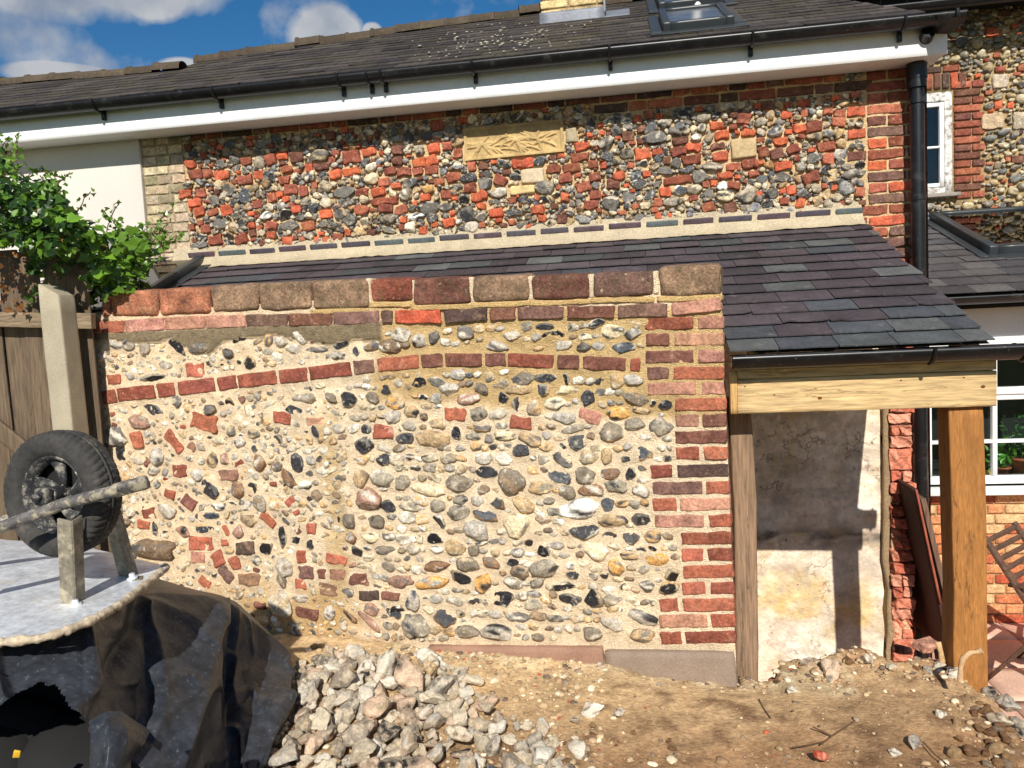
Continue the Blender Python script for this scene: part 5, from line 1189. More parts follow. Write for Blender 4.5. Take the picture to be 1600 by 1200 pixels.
scatter(800, -1.6, 1.6, 2.2, 4.1, .0025, .010)
scatter(300, -1.4, 1.55, 2.4, 4.05, .006, .020)
scatter(1500, -1.3, .95, 3.3, 3.85, .003, .014, lambda x, y: math.exp(-((wallY(x) - .05 - y) / .10) ** 2))
scatter(600, .45, 1.5, 3.6, 4.0, .004, .020)
scatter(420, 1.2, 1.65, 2.4, 3.7, .004, .020)
scatter(120, -.6, 1.1, 2.5, 3.0, .006, .026)
scatter(2600, -1.75, -.2, 2.6, 3.85, .004, .022, lambda x, y: .75)
kind(q.build('loose_grit', M_grit), 'stuff', 'pale grit and small crumbs of stone scattered over the soil', 'grit')

# ---------------------------------------------------------------- loose flints, each its own object
M_dusty = mat('dusty_flint', rough=.9, mot=(7, .2), mot2=(26, .28), bump=(22, .8, .012), spec=.2, stain=[(3.5, .47, .62, sr(228, 206, 176), .6), (9, .58, .68, sr(120, 110, 98), .5)])
pool = []
for i in range(44):
    lv = 3
    base = [sr(218, 204, 178), sr(202, 186, 160), sr(182, 174, 160), sr(214, 184, 156), sr(226, 218, 200), sr(150, 138, 122), sr(206, 176, 130) if i < 8 else sr(190, 176, 152), sr(176, 154, 132)][i % 8] * rng.uniform(.9, 1.08)
    V, Fc, cc, sm = flint(1, rng.uniform(.62, .85), rng.uniform(.5, .75), 4 if i < 14 else 3, lump=.26, cuts=5, dark=.08, base=base, patch=.12)
    if rng.random() < .7:
        d = rng.normal(size=3); d /= np.linalg.norm(d); t = V @ d; V = V + d * (np.sign(t) * np.abs(t) ** 1.6 * .5)[:, None] * (1 - .5 * np.abs(t))[:, None]
    V = V + np.stack([sn(V, 16, 4)] * 3, 1) * .012 * V / np.linalg.norm(V, axis=1, keepdims=True)
    L = np.ptp(V, axis=0).max(); pool.append((V / L, Fc, cc, sm, i % 8))
meshes = []
for V, Fc, cc, sm, ci in pool:
    q = NB(); q.add(V, Fc, cc, sm); o = q.build('tmp', M_dusty); me = o.data; bpy.data.objects.remove(o); me.name = 'loose_flint'; meshes.append((me, ci, V))
def loose(x, y, z, s, label, group=None, mi=None, rot=None, name='loose_flint', cat='flint'):
    me, ci, V = meshes[mi if mi is not None else rng.integers(len(meshes))]
    o = bpy.data.objects.new(name, me); COL.objects.link(o); o.scale = (s, s, s); o.location = (x, y, z)
    o.rotation_euler = rot or (rng.normal() * .6, rng.normal() * .5, rng.uniform(0, 6.28))
    return tag(o, label, cat, group)
heap = [(448, 1046), (520, 1012), (610, 1020), (690, 1024), (735, 1048), (762, 1085), (840, 1120), (880, 1148), (905, 1200), (900, 1300), (380, 1300), (400, 1180), (435, 1100)]
hp3 = [on_z(x, y, .72)[:2] for x, y in heap]; hx0, hy0 = np.min(hp3, 0); hx1, hy1 = np.max(hp3, 0)
def edged(x, y):
    d = 9
    for i in range(len(hp3)):
        a, b = np.array(hp3[i]), np.array(hp3[(i + 1) % len(hp3)]); t = np.clip(np.dot(np.array([x, y]) - a, b - a) / np.dot(b - a, b - a), 0, 1); d = min(d, np.linalg.norm(a + (b - a) * t - [x, y]))
    return d
clabel = ['pale cream knobbly flint lying in the heap', 'buff knobbly flint lying in the heap', 'light grey flint lying in the heap', 'pinkish buff flint lying in the heap', 'chalky white flint lying in the heap', 'dull grey flint lying in the heap', 'orange stained flint lying in the heap', 'brownish flint lying in the heap']
nst = 0
for layer, (N_, smin, smax, sp) in enumerate(((1800, .06, .13, .60), (1300, .085, .17, .62), (320, .13, .22, .8))):
    placed = []
    for _ in range(N_):
        x, y = rng.uniform(hx0, hx1), rng.uniform(hy0, hy1)
        if not bool(inpoly(np.array(x), np.array(y), hp3)): continue
        e = edged(x, y)
        if e < (.02, .09, .2)[layer]: continue
        s = rng.uniform(smin, smax)
        if e < .12: s *= .75
        if any((x - a) ** 2 + (y - b) ** 2 < (sp * (s + c) / 2 * 1.05) ** 2 for a, b, c in placed): continue
        if nst > 285: break
        placed.append((x, y, s)); z = ground_z(x, y) + s * .16 + layer * .035 + min(e, .3) * .09
        mi = rng.integers(len(meshes)); loose(x, y, z, s, clabel[mi % 8], 'flints in the heap at the foot of the wall', mi); nst += 1
print('heap flints', nst)
singles = [(670, 1027, .15, 'white knobbly flint at the back of the heap nearest the wall footing', 4, .0), (739, 1062, .125, 'pale flint with dark underside just right of the heap', 0, .0), (923, 1108, .105, 'white flint with black broken face on bare soil right of the heap', 4, 0), (968, 1113, .06, 'small flat pale flint right of the white and black one', 12, 0),
           (904, 1170, .10, 'flint with black broken end in front of the white and black one', 20, 0), (899, 1126, .055, 'small buff flint below the white and black one', 1, 0), (1238, 1078, .055, 'small white stone on bare soil in front of the concrete footing', 4, 0), (815, 1185, .07, 'small pale flint at the front right tip of the heap', 9, 0),
           (1428, 1160, .07, 'flat blue grey stone lying near the front right corner', 2, 0), (1398, 1175, .05, 'white pebble lying left of the flat blue grey stone', 4, 0), (1470, 1118, .06, 'white chalky lump on the slope left of the paving', 12, 0),
           (1547, 1085, .11, 'grey lump of rubble at the foot of the stained post', 5, 0), (1575, 1100, .13, 'blue grey lump of rubble on the edge above the paving', 2, 0), (1592, 1140, .12, 'dark lump of rubble lowest at the right edge', 5, 0), (1560, 1125, .09, 'buff lump of rubble on the slope by the right edge', 1, 0),
           (1395, 1042, .07, 'pale stone on the red brown spoil heap', 0, 0), (1300, 1048, .13, 'flat pinkish stone in the spoil below the plaster wall', 3, 0), (1355, 1030, .08, 'reddish lump on the spoil heap in the doorway', 7, 0), (1490, 1050, .09, 'creamy mortar lump left of the stained post', 4, 0), (1470, 1040, .08, 'buff mortar lump beside the broken brick stub', 0, 0), (1450, 1048, .06, 'grey lump in front of the broken brick stub', 2, 0),
           (1262, 1035, .075, 'dark brown clod at the left end of the spoil heap', 7, 0), (940, 1040, .05, 'brown clod lying against the concrete footing', 7, 0), (893, 1032, .035, 'small brown clod left of the larger clod by the footing', 7, 0), (1030, 1070, .03, 'tiny grey pebble below the concrete footing', 2, 0)]
for x, y, s, lb, mi, dz in singles:
    p = on_z(x, y, .70)
    for _ in range(3): p = on_z(x, y, ground_z(p[0], p[1]) + s * .2)
    loose(p[0], p[1], p[2], s, lb, None, mi, (rng.normal() * .3, rng.normal() * .3, rng.uniform(0, 6)))
clods = []
for i in range(7):
    V, Fc = ICO[3]; P_ = V * (1 + .22 * sn(V, 2.4, 4) + .12 * sn(V, 6, 4) + .06 * sn(V, 13, 4))[:, None] * np.array([.5, .42, .30]); c_ = [sr(160, 124, 88), sr(136, 102, 74), sr(176, 144, 106), sr(150, 130, 108)][i % 4] * (1 + .2 * sn(V, 6, 3))[:, None]
    q = NB(); q.add(P_, Fc, c_); o = q.build('tmp', M_soil); me = o.data; bpy.data.objects.remove(o); me.name = 'earth_clod'; clods.append(me)
def clod(px, py, s_, lb, grp):
    p = on_z(px, py, .66)
    for _ in range(4): p = on_z(px, py, max(ground_z(p[0], p[1]), .1) + s_ * .1)
    if p[2] < .3: return
    o = bpy.data.objects.new('earth_clod', clods[rng.integers(7)]); COL.objects.link(o); o.location = p; o.scale = (s_, s_, s_); o.rotation_euler = (rng.normal() * .4, rng.normal() * .4, rng.uniform(0, 6)); tag(o, lb, 'clod', grp)
for i in range(34): clod(rng.uniform(1490, 1596), rng.uniform(1085, 1196), rng.uniform(.02, .07), 'brown clod of earth on the bank beside the pink paving', 'clods on the bank by the paving')
for i in range(26): t_ = rng.random(); clod(1215 + 270 * t_, 1040 - 22 * math.sin(t_ * 3.1) + rng.normal() * 7, rng.uniform(.02, .055), 'brown clod of earth on the spoil in the doorway', 'clods on the spoil in the doorway')
for i in range(22): clod(rng.uniform(830, 1060), rng.uniform(1120, 1198), rng.uniform(.012, .032), 'small brown clod on the damp soil right of the flint heap', 'clods right of the flint heap')
# broken bricks
def bbrick(x, y, s, col, label):
    p = on_z(x, y, .74); gzz = ground_z(p[0], p[1]); p = on_z(x, y, gzz + .03); q = NB()
    V, Fc = rbox(s, .012, CG16, .006, 30); R = rotz(rng.uniform(-.6, .6)) @ rotx(rng.normal() * .25)
    q.add(V @ R.T + p, Fc, BR[col] * (1 + .12 * sn(V, 30))[:, None]); tag(q.build('broken_brick', M_brickraw, None, p), label, 'brick')
bbrick(1447, 1008, (.12, .09, .05), 'pink', 'pink broken brick on the spoil beside the stub'); bbrick(1480, 1022, (.10, .08, .05), 'purp', 'dark broken brick between the stub and the stained post'); bbrick(1283, 1178, (.05, .045, .03), 'bright', 'bright orange brick fragment in the soil at the front')
bbrick(1410, 1015, (.09, .06, .04), 'brown', 'brown broken brick under the plaster edge')
# root hooked against the post and a stake
q = NB(); pts = [at(1500, 1064, 3.30), at(1501, 1042, 3.30), at(1505, 1028, 3.29), at(1516, 1020, 3.28), at(1526, 1019, 3.28), at(1534, 1016, 3.27)]
tube(q, pts, [.012, .011, .012, .010, .010, .014], sr(196, 160, 120), 10, rough=.12); tag(q.build('root', M_grit, None, pts[0]), 'pale gnarled root end hooked against the stained post', 'root')
q = NB(); pts = [at(1472, 1034, 3.6), at(1470, 1018, 3.58), at(1465, 1004, 3.6)]; tube(q, pts, [.014, .012, .014], sr(200, 164, 120), 10, rough=.1); tag(q.build('root', M_grit, None, pts[0]), 'short pale root stump sticking up beside the broken stub', 'root')
for i, (pp, lb) in enumerate((([(1283, 1163), (1300, 1150), (1318, 1138), (1336, 1126)], 'forked grey twig lying on the bare soil'), ([(1238, 1168), (1262, 1164), (1290, 1158), (1306, 1146)], 'long thin twig lying left of the forked twig'), ([(1443, 1160), (1460, 1178), (1482, 1196)], 'dark twig lying right of the blue grey stone'), ([(1186, 1092), (1192, 1105), (1204, 1122)], 'short dark twig near the concrete footing'))):
    q = NB(); P = [on_z(x, y, ground_z(*on_z(x, y, .7)[:2]) + .012) for x, y in pp]; tube(q, P, .0028, sr(150, 128, 104), 6, rough=.1)
    if i == 0: tube(q, [P[1], P[1] + (P[0] - P[1]) * .2 + np.array([-.05, .06, .01])], .003, sr(150, 128, 104), 6)
    tag(q.build('twig', M_bark, None, P[0]), lb, 'twig')

# ================================================================ boards leaning by the stub
def lean(px0, py0, px1, py1, Y, th, dep, m_, name, label):
    a, b = on_y(px0, py0, Y), on_y(px1, py1, Y); d = (b - a) / np.linalg.norm(b - a); n = np.cross(d, [0, 1, 0]); q = NB()
    V, Fc = rbox((np.linalg.norm(b - a), dep, th), .003, CG8, .001, 20); R = np.stack([d, [0, 1, 0], n], 1)
    q.add(V @ R.T + (a + b) / 2 + np.array([0, dep / 2, 0]), Fc); return tag(q.build(name, m_, None, b), label, 'board')
lb_ = lean(1431, 765, 1490, 1040, 4.72, .022, .60, M_boardshade, 'leaning_board', 'red brown board leaning against the broken brick stub')
q = NB(); beam(q, on_y(1431, 765, 4.717), on_y(1469, 942, 4.717), .012, .026, up=(0, 1, 0), r=.002); q.build('sunlit_red_edge', M_boardlit, lb_)  # lighter strip paints the sunlit near edge of the board
lean(1443, 780, 1500, 1020, 5.0, .03, .30, M_board2, 'leaning_board', 'grey brown board leaning behind the red brown one')

# ================================================================ folding chair on the paving
cr_, cl_ = on_z(1584, 817, .90), on_z(1536, 840, .90); wv = cl_ - cr_; wv[2] = 0; wv /= np.linalg.norm(wv); fwd = np.array([wv[1] * -1, wv[0], 0]); 
if fwd[0] < 0: fwd = -fwd
cw_ = .46; ct = thing('folding_chair', 'brown slatted wooden folding chair standing on the pink paving', 'chair', (cr_[0] + wv[0] * .23, cr_[1] + wv[1] * .23, .005))
def cp(s, f, z): return np.array([cr_[0], cr_[1], 0]) + wv * (s * cw_) + fwd * f + np.array([0, 0, z + .005])
def frl(z): return .02 + (.90 - z) * .30      # the sloping rear upright: forward as it goes down
for s in (0, 1):
    q = NB(); beam(q, cp(s, 0, .90), cp(s, .60, .0), .025, .05, up=wv, r=.004); q.build('back_leg', M_chair, ct)
    q = NB(); beam(q, cp(s, .50, .62), cp(s, .02, 0.0), .025, .05, up=wv, r=.004); q.build('front_leg', M_chair, ct)
    q = NB(); beam(q, cp(s, .14, .63), cp(s, .58, .65), .05, .022, r=.005); q.build('armrest', M_chair, ct)
q = NB()
for i in range(9):
    z = .875 - i * .052; f = (.90 - z) * .667; beam(q, cp(.02, f, z), cp(.98, f, z), .016, .032, up=(0, 0, 1), r=.003)
q.build('backrest', M_chair, ct)
q = NB()
for i in range(8): f = .24 + i * .052; beam(q, cp(-.02, f, .40 + i * .003), cp(1.02, f, .40 + i * .003), .036, .018, r=.003)
q.build('seat', M_chair, ct)

# ================================================================ fence on the left
yF = 3.86
fp = thing('concrete_fence_post', 'square concrete fence post with chamfered top in front of the grey fence', 'fence post', on_y(85, 700, yF))
q = NB(); xa, xb = on_y(71, 560, yF)[0], on_y(103, 560, yF)[0]; zt = on_y(71, 443, yF)[2]; w_ = xb - xa; zf_ = on_y(100, 474, yF)[2]
V, Fc = rbox((w_, .13, zt - .5), .006, CG8, .0012, 30); V = V + np.array([(xa + xb) / 2, yF + .065, (zt + .5) / 2]); V[:, 0] += (V[:, 2] - 1.9) * -.012
ht = V[:, 2] > zt - .05; t_ = (V[:, 0] - xa) / w_; V[ht, 2] -= np.clip(t_[ht] - .05, 0, 1) * .075
q.add(V, Fc, sr(162, 152, 130), True); q.build('post', M_conc, fp)
fn = thing('wooden_fence', 'weathered grey board fence with a gap at the foot, overgrown by ivy', 'fence', (-2.9, yF + .2, .7))
q = NB(); r0, r1 = on_y(-120, 497, yF + .15), on_y(146, 502, yF + .15); beam(q, (r0[0], yF + .15, r0[2]), (r1[0], yF + .15, r1[2]), .045, .085, r=.004, cg=CG8, amp=.002); q.build('rail', M_rail, fn)
edges = [-150, -112, -74, -38, -2, 8, 42, 76, 112, 147]
bz = [.5, .5, .5, .5, .5, 1.15, 1.22, 1.28, .5, .5]
for i in range(len(edges) - 1):
    a, b = on_y(edges[i], 560, yF + .20)[0], on_y(edges[i + 1], 560, yF + .20)[0]; q = NB()
    top_z = on_y(edges[i], 386, yF + .2)[2] - rng.uniform(0, .03)
    V, Fc = rbox((abs(b - a) - .008, .014, top_z - bz[i]), .003, CG8, .001, 14); V = V + np.array([(a + b) / 2, yF + .215 + (i % 2) * .006, (top_z + bz[i]) / 2])
    lo = V[:, 2] < bz[i] + .06; V[lo, 2] += sn(V[lo], 60) * .02; V[:, 0] += (V[:, 2] - 1.8) * rng.uniform(-.025, .01)
    q.add(V, Fc); q.build('board', M_fence, fn)
q = NB(); a, b = on_y(-160, 560, yF + .3)[0], on_y(148, 560, yF + .3)[0]
for i in range(10): x = a + (b - a) * (i + .5) / 10; box(q, (x, yF + .262, 1.52), ((b - a) / 10 + .002, .016, 2.04), r=.001)
q.build('dark_gap_backing', M_dark, fn)  # near-black backing added so the gaps between boards look shaded
q = NB(); p = at(20, 672, 3.45); beam(q, on_y(-40, 640, yF + .17), on_y(48, 712, yF + .17), .02, .10, r=.003); q.build('loose_board', M_fence, fn)
bp = thing('timber_batten', 'grey timber batten between the concrete post and the flint wall', 'batten', on_y(138, 700, yF + .25)); q = NB(); xq = on_y(139, 560, yF + .27)[0]
box(q, (xq, yF + .27, 1.35), (.04, .03, 1.5), r=.004, cg=CG8, amp=.001); q.build('batten', M_fence, bp)

# ivy
iv = thing('ivy', 'green ivy climbing over the top of the grey fence', 'ivy', at(90, 400, 4.6))
ipoly = [(-120, 240), (-10, 228), (12, 246), (22, 268), (58, 282), (92, 302), (108, 330), (150, 352), (185, 362), (222, 358), (240, 378), (240, 408), (228, 444), (190, 452), (165, 462), (120, 446), (80, 436), (52, 418), (40, 388), (0, 380), (-120, 400)]
ipoly2 = [(-60, 225), (8, 232), (14, 300), (-60, 320)]
P, Nn, Sz, Cc = [], [], [], []
cl = [(rng.uniform(-100, 238), rng.uniform(230, 460), rng.uniform(4.35, 5.2), rng.uniform(.08, .18)) for _ in range(250)] + [(rng.uniform(-80, 112), rng.uniform(300, 388), rng.uniform(4.05, 4.4), rng.uniform(.06, .12)) for _ in range(46)]
cl = [c for c in cl if bool(inpoly(np.array(c[0]), np.array(c[1]), ipoly))]
for cx_, cy_, cz_, cr0 in cl:
    c0 = at(cx_, cy_, cz_); n = int(24 * cr0 / .12); shade = rng.uniform(.6, 1.2)
    for _ in range(n):
        d = rng.normal(size=3); d /= np.linalg.norm(d); p = c0 + d * cr0 * rng.uniform(.5, 1.0) * np.array([1, 1, .8]); pp = proj(p)
        if not bool(inpoly(pp[0] + rng.normal() * 5, pp[1] + rng.normal() * 5, ipoly)): continue
        P.append(p); Nn.append(d * .8 + np.array([.1, -.5, .7]) + rng.normal(size=3) * .35); big = pp[0] > 100 and rng.random() < .5
        Sz.append(rng.uniform(.055, .085) if big else rng.uniform(.032, .06)); g = sr(112, 154, 50) if (big and pp[0] > 130) else (sr(108, 150, 50) if rng.random() < .3 else (sr(70, 106, 42) if rng.random() < .5 else sr(44, 70, 34)))
        if rng.random() < .015: g = sr(140, 110, 60)
        Cc.append(g * shade * rng.uniform(.8, 1.15))
for _ in range(70):
    px_i, py_i = rng.uniform(0, 62), rng.uniform(395, 492)
    P.append(on_y(px_i, py_i, yF + .13 - rng.uniform(0, .06))); Nn.append(rng.normal(size=3) + [0, -1, .3]); Sz.append(rng.uniform(.02, .04)); Cc.append(sr(150, 104, 60) * rng.uniform(.6, 1.1) if px_i < 40 else sr(70, 110, 40))
for _ in range(120):
    t = rng.random(); P.append(at(128 + 100 * t + rng.normal() * 5, 452 + rng.normal() * 7 + 10 * math.sin(t * 5), 4.66 - .1 * t)); Nn.append(rng.normal(size=3) + [0, -.6, .5]); Sz.append(rng.uniform(.015, .03)); Cc.append(sr(52, 70, 34) * rng.uniform(.5, 1))
shoots = []
for _ in range(26):
    k_ = rng.integers(1, 12); sx, sy = ipoly[k_][0] + rng.normal() * 8, ipoly[k_][1] + 10; a0 = at(sx, sy, rng.uniform(4.4, 4.8)); d_ = np.array([rng.uniform(-.3, .8), rng.normal() * .3, rng.uniform(.3, 1.1)]); d_ /= np.linalg.norm(d_); L_ = rng.uniform(.10, .26)
    pts_ = [a0 + d_ * L_ * t + np.array([0, 0, -.25 * L_ * t * t]) + rng.normal(size=3) * .004 for t in np.linspace(0, 1, 7)]; shoots.append(pts_)
    for p_ in pts_[1:]:
        for _k in range(2): P.append(p_ + rng.normal(size=3) * .014); Nn.append(rng.normal(size=3) + [0, -.5, .4]); Sz.append(rng.uniform(.018, .04)); Cc.append(sr(112, 150, 56) * rng.uniform(.6, 1.1))
print('ivy leaves', len(P))
q = NB(); leaves(q, P, Nn, Sz, Cc); q.build('leaves', M_leaf, iv)
q = NB()
for pts in ([(-40, 420, 4.7), (20, 350, 4.7), (90, 340, 4.7), (160, 380, 4.7), (225, 420, 4.7)], [(110, 520, 5.0), (118, 450, 4.9), (130, 400, 4.8), (170, 372, 4.7)], [(10, 470, 4.75), (25, 420, 4.7), (60, 380, 4.7)], [(-20, 300, 4.7), (20, 262, 4.7), (8, 235, 4.7)]):
    P_ = np.array([at(*p) for p in pts]); tt = np.linspace(0, 1, 20); P_ = np.stack([np.interp(tt, np.linspace(0, 1, len(P_)), P_[:, k]) for k in range(3)], 1) + rng.normal(size=(20, 3)) * .006; tube(q, P_, .006, sr(96, 72, 50), 6)
for pts_ in shoots: tube(q, pts_, .003, sr(96, 80, 50), 5)
q.build('stems', M_bark, iv)

def at_(x, y, z): return at(x, y, z * .92)
# ================================================================ black sheet over a heap
tg = np.array([
 [(-260, 1000, 3.0), (0, 930, 3.1), (120, 905, 3.2), (230, 900, 3.35), (300, 920, 3.8), (345, 930, 3.85), (372, 943, 3.88), (424, 992, 3.92), (430, 1010, 4.0)],
 [(-260, 1060, 2.4), (0, 985, 2.5), (120, 962, 2.6), (225, 925, 3.08), (351, 936, 3.50), (356, 939, 3.62), (400, 975, 3.78), (449, 1016, 3.88), (436, 1030, 4.0)],
 [(-260, 1100, 2.15), (0, 1062, 2.25), (130, 1022, 2.42), (225, 988, 2.90), (338, 1005, 3.12), (352, 1005, 3.50), (404, 1028, 3.66), (458, 1045, 3.74), (446, 1056, 3.95)],
 [(-260, 1160, 2.0), (0, 1112, 2.12), (130, 1082, 2.26), (215, 1072, 2.68), (318, 1080, 2.84), (348, 1080, 3.34), (400, 1090, 3.36), (453, 1085, 3.44), (440, 1098, 3.66)],
 [(-260, 1230, 1.92), (0, 1170, 2.02), (130, 1152, 2.12), (205, 1150, 2.50), (298, 1145, 2.64), (345, 1145, 3.10), (394, 1145, 3.10), (437, 1132, 3.20), (424, 1142, 3.4)],
 [(-260, 1320, 1.86), (0, 1270, 1.94), (120, 1265, 2.0), (190, 1255, 2.32), (264, 1238, 2.48), (342, 1225, 2.88), (385, 1235, 2.84), (409, 1203, 2.97), (398, 1204, 3.1)],
 [(-260, 1545, 1.8), (0, 1525, 1.9), (110, 1495, 1.95), (180, 1450, 2.1), (250, 1400, 2.42), (338, 1275, 2.76), (384, 1268, 2.78), (403, 1232, 2.93), (396, 1230, 3.0)]], float)
W3 = np.array([[at(*p) for p in row] for row in tg]); W3[-1, :, 2] = .62; W3[-1, :, 1] -= .04
def crs(A, n):
    """Catmull-Rom along axis 0"""
    m_ = len(A); t = np.linspace(0, m_ - 1, n); i = np.minimum(t.astype(int), m_ - 2); f = (t - i).reshape(-1, *([1] * (A.ndim - 1)))
    g = lambda k: A[np.clip(k, 0, m_ - 1)]
    p0, p1, p2, p3 = g(i - 1), g(i), g(i + 1), g(i + 2); T = .2
    m1, m2 = (p2 - p0) * T, (p3 - p1) * T
    return (2 * f ** 3 - 3 * f ** 2 + 1) * p1 + (f ** 3 - 2 * f ** 2 + f) * m1 + (-2 * f ** 3 + 3 * f ** 2) * p2 + (f ** 3 - f ** 2) * m2
NVv, NUu = 230, 300
Gd = crs(W3, NVv); Gd = np.swapaxes(crs(np.swapaxes(Gd, 0, 1), NUu), 0, 1)   # rows v, cols u
du = np.gradient(Gd, axis=1); dv = np.gradient(Gd, axis=0); nn = np.cross(du, dv); nn /= np.linalg.norm(nn, axis=2, keepdims=True) + 1e-9
nn *= np.where((nn @ (CP - Gd.mean((0, 1))))[..., None] < 0, -1, 1)
vv, uu = np.meshgrid(np.linspace(0, 1, NVv), np.linspace(0, 1, NUu), indexing='ij')
pn = np.stack([uu.ravel() * 7, vv.ravel() * 1.8, 0 * uu.ravel()], 1)
w1_ = vnoise(pn, 1.0, 1).reshape(uu.shape); w2_ = vnoise(pn * [1.0, 2.2, 1] + 5, 1.0, 2).reshape(uu.shape); w3_ = vnoise(Gd.reshape(-1, 3), 5, 2).reshape(uu.shape)
ridg = (1 - np.abs(w1_) * 4.5).clip(0, 1); rid2 = (1 - np.abs(w2_) * 6).clip(0, 1)
mask = np.clip((vv - .14) / .1, 0, 1)
Gd = Gd + nn * ((ridg * .030 + rid2 * .012 + w3_ * .008) * mask)[..., None]
# a long soft fold running from the corner to the middle
fx = np.exp(-(((uu - (.40 - .20 * vv)) / .02) ** 2)) * np.clip(1 - np.abs(vv - .45) * 2.2, 0, 1); Gd = Gd - nn * (fx * .05)[..., None]
Fq = gridfaces(NVv, NUu); cen = Gd.reshape(-1, 3)[Fq].mean(1); pc2 = proj(cen) + np.stack([sn(cen, 60), sn(cen + 2, 60)], 1) * 3
hole = [(-400, 1160), (-60, 1120), (0, 1100), (28, 1082), (62, 1066), (88, 1070), (100, 1085), (108, 1102), (126, 1116), (140, 1128), (141, 1160), (138, 1200), (140, 1420), (-400, 1500)]
Fq = Fq[~inpoly(pc2[:, 0], pc2[:, 1], hole)]
tp = thing('black_plastic_sheet', 'torn black polythene sheet draped over a heap under the upturned wheelbarrow', 'plastic sheet', at_(150, 1300, 2.6))
tp.location.z = .7
q = NB(); q.add(Gd.reshape(-1, 3), Fq); q.build('sheet', M_tarp, tp)
fg = np.array([[(138, 1128, 2.22), (165, 1112, 2.22), (190, 1112, 2.25), (236, 1140, 2.3)], [(141, 1160, 2.16), (170, 1150, 2.12), (200, 1150, 2.16), (224, 1165, 2.24)], [(138, 1210, 2.14), (165, 1205, 2.08), (190, 1200, 2.12), (205, 1192, 2.2)], [(130, 1330, 2.12), (165, 1330, 2.08), (190, 1330, 2.1), (205, 1330, 2.15)]], float)
FG = crs(np.array([[at_(*p) for p in r] for r in fg]), 40); FG = np.swapaxes(crs(np.swapaxes(FG, 0, 1), 40), 0, 1); q = NB(); q.add(FG.reshape(-1, 3) + np.stack([sn(FG.reshape(-1, 3), 30)] * 3, 1) * .002, gridfaces(40, 40)); q.build('torn_flap', M_tarp, tp)
fg = np.array([[(228, 1158, 2.28), (272, 1190, 2.3)], [(198, 1182, 2.2), (262, 1232, 2.2)]], float); FG = crs(np.array([[at_(*p) for p in r] for r in fg]), 14); FG = np.swapaxes(crs(np.swapaxes(FG, 0, 1), 14), 0, 1); q = NB(); q.add(FG.reshape(-1, 3), gridfaces(14, 14)); q.build('torn_flap', M_tarp, tp)
# near-black lumps added so the torn hole stays dark, plus a strap
hb = thing('dark_hole_fill', 'near-black lumps added to keep the hole in the black sheet dark', 'heap', (-1.5, 2.1, .7))
for i, (x, y, z, s) in enumerate(((0, 1180, 2.75, .34), (90, 1200, 2.7, .28), (-90, 1190, 2.7, .36), (30, 1330, 2.35, .30), (-60, 1380, 2.3, .3), (110, 1400, 2.3, .22), (20, 1120, 3.05, .5))):
    q = NB(); V, Fc = ICO[3]; P_ = V * (1 + .15 * sn(V, 3))[:, None] * np.array([s, s * .8, s * .55]); q.add(P_ + at_(x, y, z), Fc, (.02, .018, .016)); q.build('fill_lump', M_dark, hb)
yl = thing('yellow_strap', 'small yellow strip of plastic glinting inside the torn hole', 'strap', at_(30, 1180, 2.3)); q = NB()
for x, y, w in ((26, 1179, .03),): V, Fc = rbox((w * .6, .006, .022), .002, CG4, .003, 60); q.add(V @ rotz(.4).T @ roty(.4).T + at_(x, y, 2.24), Fc)
q.build('strap', M_yellow, yl)

# ================================================================ upturned wheelbarrow
M_stay = mat('mortar_splashed_stay', sr(128, 120, 104), rough=.7, mot=(14, .25), mot2=(60, .3), bump=(50, .6, .005), stain=[(18, .5, .62, sr(190, 178, 152), .7), (40, .6, .68, sr(60, 56, 50), .6)])
wb = thing('wheelbarrow', 'upturned wheelbarrow with mortar splashed wheel resting on the black sheet', 'wheelbarrow', at_(110, 930, 2.7))
ZT_ = 1.53
tr = [[(-260, 800), (0, 842), (100, 847), (190, 868), (258, 884)], [(-260, 850), (0, 878), (100, 882), (192, 886), (259, 886)], [(-260, 930), (0, 935), (100, 925), (190, 908), (260, 888)], [(-260, 1030), (0, 1000), (98, 984), (182, 944), (260, 889)]]
TG = crs(np.array([[on_z(x, y, ZT_ + (.0 if k else -.02)) for x, y in r] for k, r in enumerate(tr)]), 60); TG = np.swapaxes(crs(np.swapaxes(TG, 0, 1), 110), 0, 1)
vv, uu = np.meshgrid(np.linspace(0, 1, 60), np.linspace(0, 1, 110), indexing='ij'); TG[..., 2] += .02 * np.sin(math.pi * vv) * np.clip((1 - uu) * 3, 0, 1) + vnoise(TG.reshape(-1, 3), 5, 2).reshape(uu.shape) * .004
q = NB(); top = TG.reshape(-1, 3); q.add(np.concatenate([top, top - [0, 0, .004]]), [gridfaces(60, 110), gridfaces(60, 110)[:, ::-1] + len(top)]); tray = q.build('tray', M_metal, wb)
rim = np.array([on_z(x, y, ZT_ - .005) for x, y in ((-260, 1036), (-120, 1016), (0, 1004), (60, 998), (100, 987), (150, 966), (185, 946), (222, 918), (246, 898), (259, 886))]); rim = crs(rim, 90); q = NB(); tube(q, rim, .0135 + .002 * np.sin(np.arange(90) * 1.1) + .0015 * rng.normal(size=90), seg=12, rough=.05); q.build('rolled_rim', mat('mortar_caked_rim', sr(190, 172, 146), rough=.9, mot=(20, .2), mot2=(70, .3), bump=(50, .9, .008), stain=[(12, .58, .66, sr(90, 84, 76), .7)]), tray)
